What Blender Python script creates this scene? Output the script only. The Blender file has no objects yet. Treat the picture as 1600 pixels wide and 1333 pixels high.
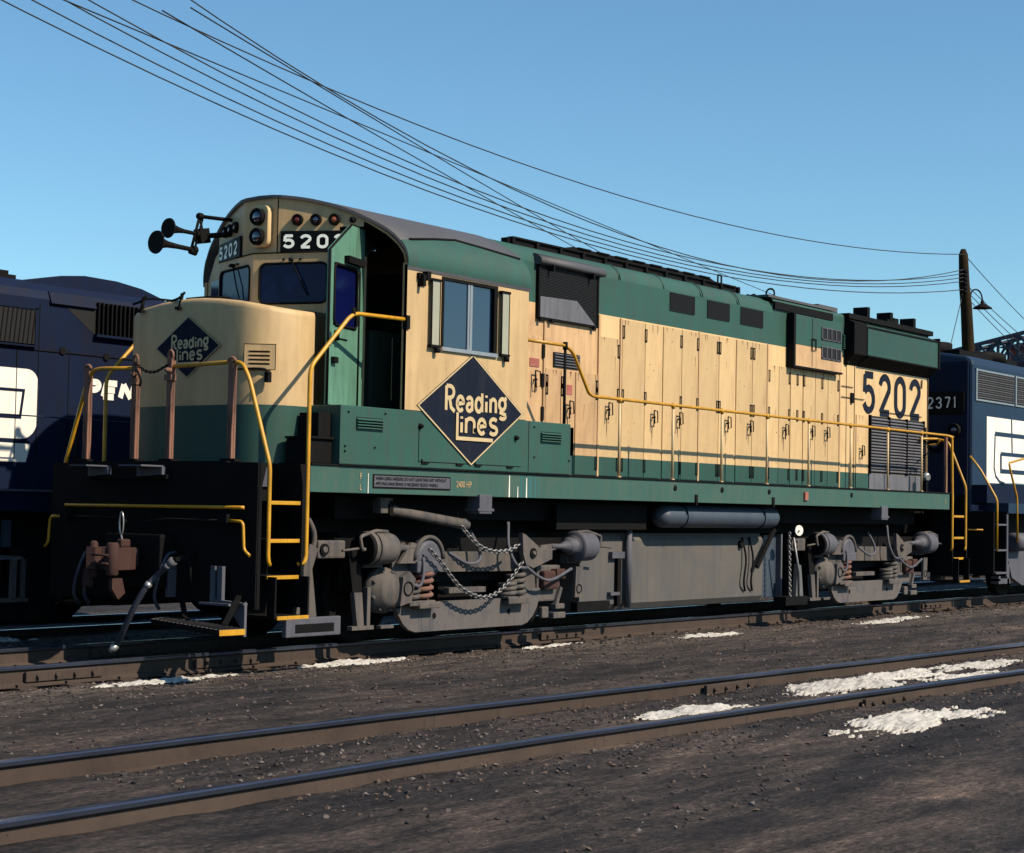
import bpy, bmesh, math, random
from mathutils import Vector, Matrix, noise
random.seed(7)
R = math.radians
S = bpy.context.scene
COL = S.collection
# ------------------------------------------------------------------ camera
cd = bpy.data.cameras.new('camera'); cam = bpy.data.objects.new('camera', cd); COL.objects.link(cam)
cd.sensor_width = 36; cd.sensor_fit = 'HORIZONTAL'; cd.lens = 61.2188
cd.clip_start = .1; cd.clip_end = 6000
cam.matrix_world = Matrix(((0.604142, -0.049161, -0.795359, -11.508719), (-0.796647, -0.013323, -0.604297, -13.206570), (0.019112, 0.998702, -0.047213, 1.431279), (0.000000, 0.000000, 0.000000, 1.000000)))
S.camera = cam
S.render.resolution_x = 1024; S.render.resolution_y = 853
# ------------------------------------------------------------------ sky and sun
SUN = Vector((.125, -.71, .67)).normalized()          # towards the sun
W = bpy.data.worlds.new('World'); S.world = W; W.use_nodes = True
nt = W.node_tree; nt.nodes.clear()
sky = nt.nodes.new('ShaderNodeTexSky'); sky.sky_type = 'NISHITA'; sky.sun_disc = False
sky.sun_elevation = math.asin(SUN.z); sky.sun_rotation = math.atan2(SUN.x, SUN.y)
sky.air_density = 1.0; sky.dust_density = .25; sky.ozone_density = 3.0; sky.altitude = 0
bg = nt.nodes.new('ShaderNodeBackground'); bg.inputs[1].default_value = .097
ow = nt.nodes.new('ShaderNodeOutputWorld')
tint = nt.nodes.new('ShaderNodeMix'); tint.data_type = 'RGBA'; tint.blend_type = 'MULTIPLY'; tint.inputs[0].default_value = 1; tint.inputs[7].default_value = (.72, .97, 1.0, 1)
nt.links.new(sky.outputs[0], tint.inputs[6]); nt.links.new(tint.outputs[2], bg.inputs[0]); nt.links.new(bg.outputs[0], ow.inputs[0])
ld = bpy.data.lights.new('sun', 'SUN'); ld.energy = 5.0; ld.angle = R(.53); ld.color = (1, .86, .66)
lo = bpy.data.objects.new('sun', ld); COL.objects.link(lo)
lo.rotation_euler = SUN.to_track_quat('Z', 'Y').to_euler()
S.view_settings.view_transform = 'Standard'; S.view_settings.look = 'None'
S.view_settings.exposure = 0.55; S.view_settings.gamma = 1

# ------------------------------------------------------------------ materials
def mat(name, col, rough=.6, metal=0, dirt=None, damt=.0, k=.66, streak=True, bump=0., chips=None, camt=0, spec=.5, scale=1., coat=0, wave=None):
    m = bpy.data.materials.new(name); m.use_nodes = True
    col = tuple(c * k for c in col); dirt = dirt and tuple(c * k for c in dirt); chips = chips and tuple(c * k for c in chips)
    n = m.node_tree; L = n.links; b = n.nodes['Principled BSDF']
    b.inputs['Roughness'].default_value = rough; b.inputs['Metallic'].default_value = metal
    b.inputs['Specular IOR Level'].default_value = spec
    if coat: b.inputs['Coat Weight'].default_value = coat; b.inputs['Coat Roughness'].default_value = .08
    tc = n.nodes.new('ShaderNodeTexCoord')
    def noi(sc, mp=(1, 1, 1), det=6, rg=.6):
        mpn = n.nodes.new('ShaderNodeMapping'); mpn.inputs['Scale'].default_value = mp
        L.new(tc.outputs['Object'], mpn.inputs[0])
        t = n.nodes.new('ShaderNodeTexNoise'); t.inputs['Scale'].default_value = sc * scale
        t.inputs['Detail'].default_value = det; t.inputs['Roughness'].default_value = rg
        L.new(mpn.outputs[0], t.inputs['Vector']); return t.outputs['Fac']
    def ramp(src, a, bb):
        r = n.nodes.new('ShaderNodeMapRange'); r.inputs['From Min'].default_value = a; r.inputs['From Max'].default_value = bb
        L.new(src, r.inputs['Value']); return r.outputs[0]
    def mul(a, v):
        q = n.nodes.new('ShaderNodeMath'); q.operation = 'MULTIPLY'; L.new(a, q.inputs[0])
        if isinstance(v, (int, float)): q.inputs[1].default_value = v
        else: L.new(v, q.inputs[1])
        return q.outputs[0]
    def mix(fac, c1, c2):
        q = n.nodes.new('ShaderNodeMix'); q.data_type = 'RGBA'
        L.new(fac, q.inputs[0])
        for i, c in ((6, c1), (7, c2)):
            if isinstance(c, tuple): q.inputs[i].default_value = (*c, 1)
            else: L.new(c, q.inputs[i])
        return q.outputs[2]
    cur = mix(ramp(noi(1.1, det=3), .3, .7), tuple(c * .90 for c in col), tuple(min(1, c * 1.08) for c in col))
    if dirt:
        if streak: cur = mix(mul(ramp(noi(9, (1, 1, .11)), .45, .74), damt), cur, dirt)
        cur = mix(mul(ramp(noi(2.6), .5, .8), damt * .8), cur, dirt)
        cur = mix(mul(ramp(noi(38), .63, .72), min(1, damt * 1.5)), cur, dirt)
    if dirt and damt > .3:
        cur = mix(mul(ramp(noi(26, (1, 1, .05), 3), .60, .70), damt * .6), cur, dirt)
        oi = n.nodes.new('ShaderNodeObjectInfo'); q = n.nodes.new('ShaderNodeMapRange'); q.inputs['To Min'].default_value = .86; q.inputs['To Max'].default_value = 1.06
        L.new(oi.outputs['Random'], q.inputs['Value'])
        vm = n.nodes.new('ShaderNodeVectorMath'); vm.operation = 'SCALE'; L.new(cur, vm.inputs[0]); L.new(q.outputs[0], vm.inputs['Scale']); cur = vm.outputs[0]
    if chips: cur = mix(mul(ramp(noi(7, det=10, rg=.75), .66, .70), camt), cur, chips)
    L.new(cur, b.inputs['Base Color'])
    rr = n.nodes.new('ShaderNodeMapRange'); rr.inputs['To Min'].default_value = max(0, rough - .1); rr.inputs['To Max'].default_value = min(1, rough + .15)
    L.new(noi(4), rr.inputs['Value']); L.new(rr.outputs[0], b.inputs['Roughness'])
    if bump:
        bn = n.nodes.new('ShaderNodeBump'); bn.inputs['Strength'].default_value = bump; bn.inputs['Distance'].default_value = .01
        L.new(noi(12), bn.inputs['Height']); L.new(bn.outputs[0], b.inputs['Normal'])
    return m
RUST = (.12, .045, .02)
M = dict(
    cream=mat('cream_paint', (.80, .56, .29), .5, dirt=(.36, .22, .11), damt=.33, bump=.12, chips=RUST, camt=.5, spec=.3),
    cream_old=mat('cream_paint_stained', (.70, .45, .24), .5, dirt=(.32, .19, .10), damt=.55, bump=.15, chips=RUST, camt=.6, spec=.3),
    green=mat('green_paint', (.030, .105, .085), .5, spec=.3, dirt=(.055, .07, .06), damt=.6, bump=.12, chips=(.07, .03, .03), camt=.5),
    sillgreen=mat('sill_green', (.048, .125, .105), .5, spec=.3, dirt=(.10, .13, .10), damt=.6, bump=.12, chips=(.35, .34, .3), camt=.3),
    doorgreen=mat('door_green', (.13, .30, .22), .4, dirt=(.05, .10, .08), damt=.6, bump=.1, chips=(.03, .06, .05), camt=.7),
    navy=mat('navy_emblem', (.008, .013, .030), .6, spec=.1, dirt=(.04, .045, .055), damt=.3),
    roof=mat('roof_grey', (.085, .085, .10), .62, dirt=(.05, .05, .055), damt=.4, streak=False, bump=.15),
    black=mat('black_running_gear', (.005, .005, .006), .75, dirt=(.014, .012, .012), damt=.35, bump=.2, spec=.12),
    interior=mat('cab_interior_green', (.035, .060, .045), .7, dirt=(.02, .02, .02), damt=.5, spec=.2),
    void=mat('dark_interior', (.022, .018, .015), .8, spec=.1),
    mesh=mat('dark_screen', (.010, .010, .012), .6, spec=.3),
    grime=mat('road_grime', (.145, .125, .115), .8, dirt=(.035, .045, .065), damt=.75, bump=.3, chips=(.10, .04, .03), camt=.3, spec=.25),
    chain=mat('worn_chain', (.30, .29, .30), .45, .6, dirt=(.05, .05, .06), damt=.5, streak=False, scale=3),
    grimeb=mat('road_grime_blue', (.12, .12, .15), .65, dirt=(.04, .05, .075), damt=.5, bump=.25, spec=.3),
    tank=mat('tank_grime', (.150, .138, .130), .75, dirt=(.08, .09, .12), damt=.6, bump=.1, spec=.25),
    tankblue=mat('air_tank', (.055, .075, .105), .5, dirt=(.025, .04, .08), damt=.6, bump=.1),
    rust=mat('rust', (.075, .038, .033), .8, dirt=(.08, .05, .05), damt=.6, bump=.4, streak=False, spec=.2),
    postrust=mat('post_rust', (.30, .15, .105), .8, dirt=(.05, .03, .03), damt=.95, bump=.35, scale=2., spec=.3),
    yellow=mat('safety_yellow', (.72, .36, .012), .4, dirt=(.20, .10, .015), damt=.4, bump=.1, scale=3),
    silver=mat('aluminium', (.55, .56, .58), .35, .7, dirt=(.2, .2, .2), damt=.3),
    louvre=mat('louvre_grey', (.17, .17, .20), .5, dirt=(.05, .05, .06), damt=.5),
    glass=mat('window_glass', (.004, .007, .060), .10, spec=.18, coat=0),
    sideglass=mat('side_window_glass', (.006, .014, .045), .06, spec=.9, coat=.6),
    white=mat('white_paint', (.82, .78, .72), .5, k=.9, dirt=(.45, .38, .33), damt=.2),
    creamline=mat('cream_lettering', (.72, .55, .31), .5, dirt=(.4, .28, .15), damt=.3),
    boardnum=mat('number_white', (.85, .9, .82), .5, k=1),
    board=mat('number_board', (.004, .004, .006), .5, spec=.1),
    blue=mat('blue_paint_dark', (.005, .013, .046), .55, spec=.12, dirt=(.010, .012, .022), damt=.7, bump=.1, chips=(.06, .05, .06), camt=.3),
    bluelit=mat('blue_paint_lit', (.014, .042, .096), .5, spec=.2, dirt=(.02, .03, .06), damt=.5, bump=.1, chips=(.05, .06, .08), camt=.3),  # brighter copy of the blue, sunlight put into its colour
    red=mat('red_lens', (.16, .01, .008), .12, coat=.8),
    amber=mat('amber_lens', (.42, .09, .03), .15, coat=.8),
    lens=mat('lamp_lens', (.02, .03, .08), .05, coat=1., spec=1.),
    label=mat('red_label', (.42, .10, .08), .6, dirt=(.5, .3, .2), damt=.5),
    tan=mat('tan_lettering', (.50, .36, .20), .6),
    rail=mat('rail_steel', (.085, .062, .052), .85, dirt=(.030, .026, .030), damt=.9, bump=.5, streak=False, chips=(.20, .10, .06), camt=.7, spec=.15),
    railtop=mat('rail_head', (.16, .19, .28), .22, .85, dirt=(.05, .05, .06), damt=.3, streak=False),
    tie=mat('tie_wood', (.045, .033, .028), .9, dirt=(.10, .08, .06), damt=.5, bump=.5, spec=.1),
    pole=mat('pole_wood', (.040, .026, .012), .9, dirt=(.02, .015, .01), damt=.6, bump=.5, spec=.1),
    wire=mat('wire_black', (.012, .012, .012), .6),
    lattice=mat('lattice_steel', (.03, .04, .07), .6),
    redwall=mat('red_siding', (.28, .045, .04), .7, dirt=(.1, .03, .03), damt=.4),
    hose=mat('hose_rubber', (.035, .045, .075), .55, dirt=(.09, .09, .11), damt=.4),
    lowgrime=mat('low_frame_grime', (.145, .130, .130), .75, dirt=(.03, .05, .09), damt=.9, bump=.35, streak=False, spec=.2),
    tealstain=mat('teal_stain', (.035, .15, .155), .45, dirt=(.06, .2, .2), damt=.5),
    shadegrime=mat('underframe_paint', (.012, .012, .014), .8, dirt=(.05, .04, .04), damt=.6, bump=.3, spec=.12),
    spring=mat('spring_rust', (.20, .085, .075), .75, dirt=(.2, .2, .12), damt=.5, bump=.2, spec=.2),
    stain=mat('rust_stain', (.42, .24, .12), .7, dirt=(.16, .08, .05), damt=.9, spec=.2),
    stain2=mat('dark_stain', (.14, .09, .06), .8, dirt=(.05, .04, .03), damt=.9, spec=.2),
    deflect=mat('wind_deflector', (.42, .40, .30), .25, coat=.4),
)

# ------------------------------------------------------------------ mesh builder
class MB:
    def __init__(s): s.bm = bmesh.new(); s.mats = []; s.mi = 0; s.sm = False
    def use(s, name, smooth=False):
        if name not in s.mats: s.mats.append(name)
        s.mi = s.mats.index(name); s.sm = smooth; return s
    def f(s, vs):
        try: fc = s.bm.faces.new(vs)
        except ValueError: return None
        fc.material_index = s.mi; fc.smooth = s.sm; return fc
    def poly(s, pts): return s.f([s.bm.verts.new(p) for p in pts])
    def box(s, x0, x1, y0, y1, z0, z1, bev=0):
        if x0 > x1: x0, x1 = x1, x0
        if y0 > y1: y0, y1 = y1, y0
        if z0 > z1: z0, z1 = z1, z0
        v = [s.bm.verts.new((x, y, z)) for x in (x0, x1) for y in (y0, y1) for z in (z0, z1)]
        fs = [s.f([v[i] for i in q]) for q in ((0, 1, 3, 2), (4, 6, 7, 5), (0, 4, 5, 1), (2, 3, 7, 6), (0, 2, 6, 4), (1, 5, 7, 3))]
        if bev:
            es = list({e for q in fs for e in q.edges})
            r = bmesh.ops.bevel(s.bm, geom=es, offset=bev, segments=2, affect='EDGES', profile=.6)
            for q in r['faces']: q.material_index = s.mi
        return s
    def obox(s, c, ax, ay, az, hx, hy, hz):
        c = Vector(c); ax, ay, az = Vector(ax).normalized(), Vector(ay).normalized(), Vector(az).normalized()
        v = [s.bm.verts.new(c + ax * hx * i + ay * hy * j + az * hz * k) for i in (-1, 1) for j in (-1, 1) for k in (-1, 1)]
        for q in ((0, 1, 3, 2), (4, 6, 7, 5), (0, 4, 5, 1), (2, 3, 7, 6), (0, 2, 6, 4), (1, 5, 7, 3)): s.f([v[i] for i in q])
        return s
    def bar(s, a, b, w, h, up=(0, 0, 1)):
        a, b = Vector(a), Vector(b); d = (b - a); u = Vector(up); n = d.cross(u)
        if n.length < 1e-6: n = d.cross(Vector((0, 1, 0)))
        u2 = n.cross(d); return s.obox((a + b) / 2, d, n, u2, d.length / 2, w / 2, h / 2)
    def prism(s, poly, axis, a, b):
        """poly: 2-D points; axis 'y': points are (x,z); 'x': (y,z); 'z': (x,y)"""
        def P(p, t): return (p[0], t, p[1]) if axis == 'y' else (t, p[0], p[1]) if axis == 'x' else (p[0], p[1], t)
        A = [s.bm.verts.new(P(p, a)) for p in poly]; B = [s.bm.verts.new(P(p, b)) for p in poly]; n = len(poly)
        sm = s.sm; s.sm = False; s.f(A[::-1]); s.f(B); s.sm = sm
        for i in range(n): s.f([A[i], A[(i + 1) % n], B[(i + 1) % n], B[i]])
        return s
    def tube(s, pts, r, seg=8, closed=False, cap=True, rs=None):
        pts = [Vector(p) for p in pts]; n = len(pts); rings = []; up = None
        sm = s.sm
        for i, p in enumerate(pts):
            if closed: d = pts[(i + 1) % n] - pts[i - 1]
            else: d = pts[min(i + 1, n - 1)] - pts[max(i - 1, 0)]
            if d.length < 1e-9: d = Vector((0, 0, 1))
            d.normalize()
            if up is None:
                up = Vector((0, 0, 1)) if abs(d.z) < .9 else Vector((1, 0, 0))
            sd = d.cross(up)
            if sd.length < 1e-4: sd = d.cross(Vector((0, 1, 0)))
            sd.normalize(); up = sd.cross(d).normalized()
            rr = rs[i] if rs else r
            rings.append([s.bm.verts.new(p + (sd * math.cos(2 * math.pi * k / seg) + up * math.sin(2 * math.pi * k / seg)) * rr) for k in range(seg)])
        s.sm = True
        m = n if closed else n - 1
        for i in range(m):
            a, b = rings[i], rings[(i + 1) % n]
            for k in range(seg): s.f([a[k], a[(k + 1) % seg], b[(k + 1) % seg], b[k]])
        s.sm = False
        if cap and not closed: s.f(rings[0][::-1]); s.f(rings[-1])
        s.sm = sm
        return s
    def cyl(s, a, b, r, seg=20, r2=None): return s.tube([a, b], r, seg, rs=[r, r if r2 is None else r2])
    def lathe(s, a, b, prof, seg=20):
        """prof: list (t along a->b in metres, radius)"""
        a, b = Vector(a), Vector(b); d = (b - a).normalized()
        up = Vector((0, 0, 1)) if abs(d.z) < .9 else Vector((1, 0, 0))
        sd = d.cross(up).normalized(); up = sd.cross(d)
        rings = [[s.bm.verts.new(a + d * t + (sd * math.cos(2 * math.pi * k / seg) + up * math.sin(2 * math.pi * k / seg)) * max(rr, 1e-4)) for k in range(seg)] for t, rr in prof]
        for i in range(len(rings) - 1):
            s.sm = abs(prof[i][0] - prof[i + 1][0]) > 1e-5
            for k in range(seg): s.f([rings[i][k], rings[i][(k + 1) % seg], rings[i + 1][(k + 1) % seg], rings[i + 1][k]])
        s.sm = False; s.f(rings[0][::-1]); s.f(rings[-1]); return s
    def build(s, name, parent=None, mats=None, bevel=0):
        me = bpy.data.meshes.new(name)
        if not s.mats: s.mats = ['black']
        bmesh.ops.recalc_face_normals(s.bm, faces=s.bm.faces[:])
        vs = s.bm.verts
        lo = Vector([min(v.co[i] for v in vs) for i in range(3)]); hi = Vector([max(v.co[i] for v in vs) for i in range(3)])
        c = (lo + hi) / 2
        bmesh.ops.translate(s.bm, verts=vs[:], vec=-c)
        s.bm.to_mesh(me); s.bm.free()
        for k in s.mats: me.materials.append(M[k])
        o = bpy.data.objects.new(name, me); COL.objects.link(o)
        wo = c; o['_w'] = tuple(wo)
        if parent is not None:
            o.parent = parent; o.location = c - Vector(parent['_w'])
        else: o.location = c
        if bevel:
            bv = o.modifiers.new('bevel', 'BEVEL'); bv.width = bevel; bv.segments = 2; bv.limit_method = 'ANGLE'; bv.angle_limit = R(40)
        return o
def thing(name, loc, label, cat, group=None):
    o = bpy.data.objects.new(name, None); COL.objects.link(o); o.location = loc; o['_w'] = tuple(loc)
    o.empty_display_size = .3
    o['label'] = label; o['category'] = cat
    if group: o['group'] = group
    return o
def tag(o, label, cat, group=None, kind=None):
    o['label'] = label; o['category'] = cat
    if group: o['group'] = group
    if kind: o['kind'] = kind
    return o
def bez(pts, n=6):
    """Catmull-Rom through pts"""
    P = [Vector(p) for p in pts]; P = [P[0] * 2 - P[1]] + P + [P[-1] * 2 - P[-2]]; out = []
    for i in range(1, len(P) - 2):
        for k in range(n):
            t = k / n; a, b, c, d = P[i - 1], P[i], P[i + 1], P[i + 2]
            out.append(.5 * ((2 * b) + (c - a) * t + (2 * a - 5 * b + 4 * c - d) * t * t + (3 * b - a - 3 * c + d) * t ** 3))
    out.append(P[-2]); return out
def fillet(pts, r, n=5):
    """polyline with rounded corners"""
    P = [Vector(p) for p in pts]; out = [P[0]]
    for i in range(1, len(P) - 1):
        a, b, c = P[i - 1], P[i], P[i + 1]; da = (a - b); dc = (c - b); q = min(r, da.length * .45, dc.length * .45)
        p0 = b + da.normalized() * q; p1 = b + dc.normalized() * q
        for k in range(n + 1):
            t = k / n; out.append(p0 * (1 - t) ** 2 + b * 2 * t * (1 - t) + p1 * t * t)
    out.append(P[-1]); return out
def chain(mb, pts, link=.045, r=.007):
    P = bez(pts, 24); d = [0]
    for i in range(1, len(P)): d.append(d[-1] + (P[i] - P[i - 1]).length)
    n = max(2, int(d[-1] / (link * .72))); j = 0
    for k in range(n + 1):
        s_ = d[-1] * k / n
        while j < len(d) - 2 and d[j + 1] < s_: j += 1
        t = (s_ - d[j]) / max(1e-9, d[j + 1] - d[j]); c = P[j].lerp(P[j + 1], min(1, t)); dr = (P[j + 1] - P[j]).normalized()
        u = dr.cross(Vector((0, 1, 0))).normalized(); w = dr.cross(u)
        q = u if k % 2 else (w + u * .3).normalized()
        mb.tube([c + dr * math.cos(a) * link * .5 + q * math.sin(a) * link * .34 for a in [2 * math.pi * i / 8 for i in range(8)]], r, 5, closed=True)
# ------------------------------------------------------------------ lettering made of strokes
def arc(cx, cy, rx, ry, a0, a1, n=12): return [(cx + rx * math.cos(R(a0 + (a1 - a0) * i / n)), cy + ry * math.sin(R(a0 + (a1 - a0) * i / n))) for i in range(n + 1)]
G = {
 '0': [arc(.5, .70, .5, .30, 180, 0) + arc(.5, .30, .5, .30, 0, -180) + [(0, .70)]],
 '1': [[(.12, .86), (.5, 1), (.5, 0)]],
 '2': [arc(.5, .73, .5, .27, 172, -22) + [(.02, .0)], [(-.02, 0), (1.0, 0)]],
 '3': [arc(.47, .75, .45, .25, 165, -90), arc(.47, .26, .53, .26, 90, -165)],
 '5': [[(.95, 1), (.06, 1)], [(.08, 1), (.03, .52)], arc(.47, .33, .53, .31, 140, -158)],
 '7': [[(0, 1), (1, 1)], [(1, 1), (.42, 0)]],
 'R': [[(0, 0), (0, 1)], [(0, 1)] + arc(.45, .76, .5, .24, 90, -90) + [(0, .5)], [(.42, .5), (.62, .12), (1.08, -.04)]],
 'e': [[(.08, .46), (.97, .56)] + arc(.5, .5, .5, .5, 10, 318)],
 'a': [arc(.5, .74, .48, .26, 165, 0) + [(.98, .02)], arc(.46, .28, .46, .27, 60, 330) + [(.95, .22)]],
 'd': [arc(.48, .5, .48, .5, 20, 340), [(1, 0), (1, 1.38)]],
 'i': [[(.5, 0), (.5, .84)], [(.5, 1.16), (.5, 1.34)]],
 'n': [[(0, 0), (0, 1)], [(0, .62)] + arc(.5, .68, .5, .32, 160, 0) + [(1, 0)]],
 'g': [arc(.46, .6, .46, .42, 0, 360), [(.72, .93), (1.05, 1.1)], [(.30, .18), (.22, -.02), (.85, -.16)] + arc(.5, -.32, .42, .17, 30, -160)],
 'l': [[(.5, 0), (.5, 1.3)]],
 's': [arc(.52, .75, .43, .25, 30, 250, 10) + arc(.48, .25, .47, .25, 75, -150, 10)],
 'P': [[(0, 0), (0, 1)], [(0, 1), (.5, 1)] + arc(.62, .72, .38, .28, 90, -90) + [(0, .44)]],
 'E': [[(0, 0), (0, 1)], [(0, 1), (1, 1)], [(0, .5), (.95, .5)], [(0, 0), (1, 0)]],
 'N': [[(0, 0), (0, 1)], [(0, 1), (1, 0)], [(1, 0), (1, 1)]],
}
class Face:
    """a drawing plane: origin, right and up vectors, outward normal"""
    def __init__(s, o, r, u, k=1.): s.o = Vector(o); s.r = Vector(r).normalized(); s.u = Vector(u).normalized(); s.n = s.r.cross(s.u).normalized(); s.k = k; s.d = .003
    def p(s, x, y, d=None): return s.o + s.r * x * s.k + s.u * y * s.k + s.n * (s.d if d is None else d)
def ribbon(mb, F, pts, w):
    P = [Vector((a, b)) for a, b in pts]; q = [P[0]]
    for a in P[1:]:
        if (a - q[-1]).length > 1e-4: q.append(a)
    P = q; n = len(P); cl = (P[0] - P[-1]).length < 1e-3 and n > 3
    if cl: P = P[:-1]; n -= 1
    A, B = [], []
    for i in range(n):
        if cl: d0 = (P[i] - P[i - 1]).normalized(); d1 = (P[(i + 1) % n] - P[i]).normalized()
        else: d0 = (P[i] - P[max(i - 1, 0)]).normalized() if i else (P[1] - P[0]).normalized(); d1 = (P[i + 1] - P[i]).normalized() if i < n - 1 else d0
        nn = Vector((-(d0 + d1).y, (d0 + d1).x)); nn = nn.normalized() if nn.length > 1e-6 else Vector((-d0.y, d0.x))
        k = w / 2 / max(.45, nn.dot(Vector((-d1.y, d1.x))))
        A.append(mb.bm.verts.new(F.p(*(P[i] + nn * k)))); B.append(mb.bm.verts.new(F.p(*(P[i] - nn * k))))
    for i in range(n if cl else n - 1):
        j = (i + 1) % n; mb.f([B[i], B[j], A[j], A[i]])
    F.d += .0005
def glyph(mb, F, ch, x, y, w, h, t, sl=0):
    for st in G[ch]:
        ribbon(mb, F, [(x + t / 2 + a * (w - t) + sl * b * h, y + t / 2 + b * (h - t)) for a, b in st], t)
def text_mesh(name, body, F, size, mname, parent, sx=1., bold=0.):
    cu = bpy.data.curves.new(name, 'FONT'); cu.body = body; cu.size = size; cu.extrude = .0; cu.offset = bold; cu.align_x = 'LEFT'
    t = bpy.data.objects.new('t', cu); COL.objects.link(t); bpy.context.view_layer.update()
    me = bpy.data.meshes.new_from_object(t.evaluated_get(bpy.context.evaluated_depsgraph_get())); bpy.data.objects.remove(t)
    cs = [F.p(v.co.x * sx, v.co.y) for v in me.vertices]; c = sum(cs, Vector()) / len(cs)
    for v, q in zip(me.vertices, cs): v.co = q - c
    me.materials.clear(); me.materials.append(M[mname]); me.name = name
    o = bpy.data.objects.new(name, me); COL.objects.link(o); o['_w'] = tuple(c); o.parent = parent; o.location = c - Vector(parent['_w']); return o
def diamond(o, r, u, k, parent):
    """railway herald: dark diamond, pale keyline, two lines of lettering; k = half height in metres / .605"""
    F = Face(o, r, u, k); hw, hh = .925, .605
    mb = MB().use('navy'); F.d = .003
    pl = [(-hw, 0), (0, -hh), (hw, 0), (0, hh)]
    mb.poly([F.p(*q) for q in pl]); d = mb.build('emblem', parent)
    mb = MB().use('creamline'); F.d = .006
    s = .972; ribbon(mb, F, [(a * s, b * s) for a, b in pl] + [(pl[0][0] * s, 0)], .016)
    F.d = .0065
    def X(px): return (px - 655) / 1170 * 1.85
    t = .043
    for ch, a, b, y0, h in (('R', 360, 470, -.045, .30), ('e', 474, 572, -.040, .195), ('a', 580, 664, -.038, .19), ('d', 675, 772, -.036, .19), ('i', 788, 822, -.034, .18), ('n', 838, 925, -.034, .19), ('g', 935, 1040, -.02, .19)):
        glyph(mb, F, ch, X(a), y0, X(b) - X(a), h, t)
    for ch, a, b, y0, h in (('i', 522, 550, -.272, .17), ('n', 570, 686, -.274, .20), ('e', 702, 808, -.272, .20), ('s', 826, 942, -.270, .21)):
        glyph(mb, F, ch, X(a), y0, X(b) - X(a), h, t)
    ribbon(mb, F, [(X(488), -.04), (X(488), -.315), (X(880), -.315)], .040)
    mb.build('lettering', d); return d
# ================================================================== MAIN LOCOMOTIVE
loco = thing('diesel_locomotive', (8.5, 0, 0), 'cream and green diesel locomotive numbered 5202 with its cab door open', 'locomotive')
ZD, ZB = 1.82, 1.557
def extr_nose(mb, plan, z0, z1, top=False):
    n = len(plan); ring = lambda z, f=0., ins=0.: [mb.bm.verts.new((x + ins * .6, y * (1 - ins), z - f * y * y)) for x, y in plan]
    mb.sm = True
    def skin(a, b):
        for i in range(n - 1): mb.f([a[i], a[i + 1], b[i + 1], b[i]])
    if not top: skin(ring(z0), ring(z1)); return
    a = ring(z0); hs = [(z1 - .07, 0.), (z1 - .035, .006), (z1 - .01, .025), (z1, .06)]
    for z, ins in hs:
        b = ring(z, .10, ins); skin(a, b); a = b
    m = n // 2
    for i in range(m): # top strips between mirrored plan points
        if i + 1 <= n - 2 - i: mb.f([a[i], a[i + 1], a[n - 2 - i], a[n - 1 - i]])
# --- plan of the short nose (x, y), from near side round the front to far side
hp = [(1.64, .83), (1.22, .90), (1.12, 1.11), (.85, 1.11), (.72, 1.075), (.62, 1.02), (.53, .93), (.485, .83), (.46, .72), (.435, .45), (.425, .2)]
plan = [(x, -y) for x, y in hp] + [(.423, 0)] + [(x, y) for x, y in hp[::-1]]
mb = MB().use('green'); extr_nose(mb, plan, 1.83, 2.405); mb.build('nose_lower_panel', loco)
mb = MB().use('cream'); extr_nose(mb, plan, 2.405, 3.49, True); nose = mb.build('nose', loco)
mb = MB().use('black')
mb.tube(bez([(.45, .72, 3.50), (.50, .66, 3.53), (.62, .5, 3.52), (.7, .42, 3.5)]), .012, 6)
for y in (.70, .12): mb.tube(bez([(.40, y + .1, 3.47), (.42, y, 3.50), (.45, y - .05, 3.56)]), .013, 6); mb.cyl((.43, y, 3.40), (.46, y, 3.55), .018); mb.box(.39, .44, y - .04, y + .03, 3.38, 3.41)
mb.tube([(.5, .1, 3.50), (.52, -.2, 3.505), (.58, -.45, 3.49)], .010, 6)
mb.lathe((.85, .55, 3.44), (.85, .55, 3.6), [(0, .2), (.07, .2), (.09, .16)], 24)
mb.build('roof_hatch', nose)
diamond((.419, -.03, 2.995), (0, -1, 0), (0, 0, 1), .52, nose)
mb = MB().use('cream').box(.60, .66, -.985, -.60, 2.70, 2.71)
# louvred access panel on the rounded corner
F = Face((.535, -.94, 2.87), (.45, -.62, 0), (0, 0, 1)); F.d = .03
mb = MB().use('cream')
c = F.p(0, 0, .012); mb.obox(c, F.r, F.n, F.u, .155, .008, .125)
mb.use('black'); F.d = .021
ribbon(mb, F, [(-.155, -.125), (.155, -.125), (.155, .125), (-.155, .125), (-.155, -.125)], .007)
for k in range(4):
    mb.use('black'); F.d = .022; ribbon(mb, F, [(-.10, -.07 + k * .04), (.10, -.07 + k * .04)], .013)
    mb.use('cream'); mb.obox(F.p(0, -.056 + k * .04, .026), F.r, F.n * 1 + F.u * .5, F.u, .10, .004, .006)
mb.build('louvred_panel', nose)
mb = MB().use('black'); mb.tube(bez([(.18, -1.0, 2.72), (.24, -1.12, 2.73), (.33, -1.2, 2.73), (.45, -1.12, 2.72), (.56, -1.04, 2.70)]), .011, 6); mb.box(.53, .58, -1.06, -1.01, 2.62, 2.72); mb.build('nose_grab_rail', nose)

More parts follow.
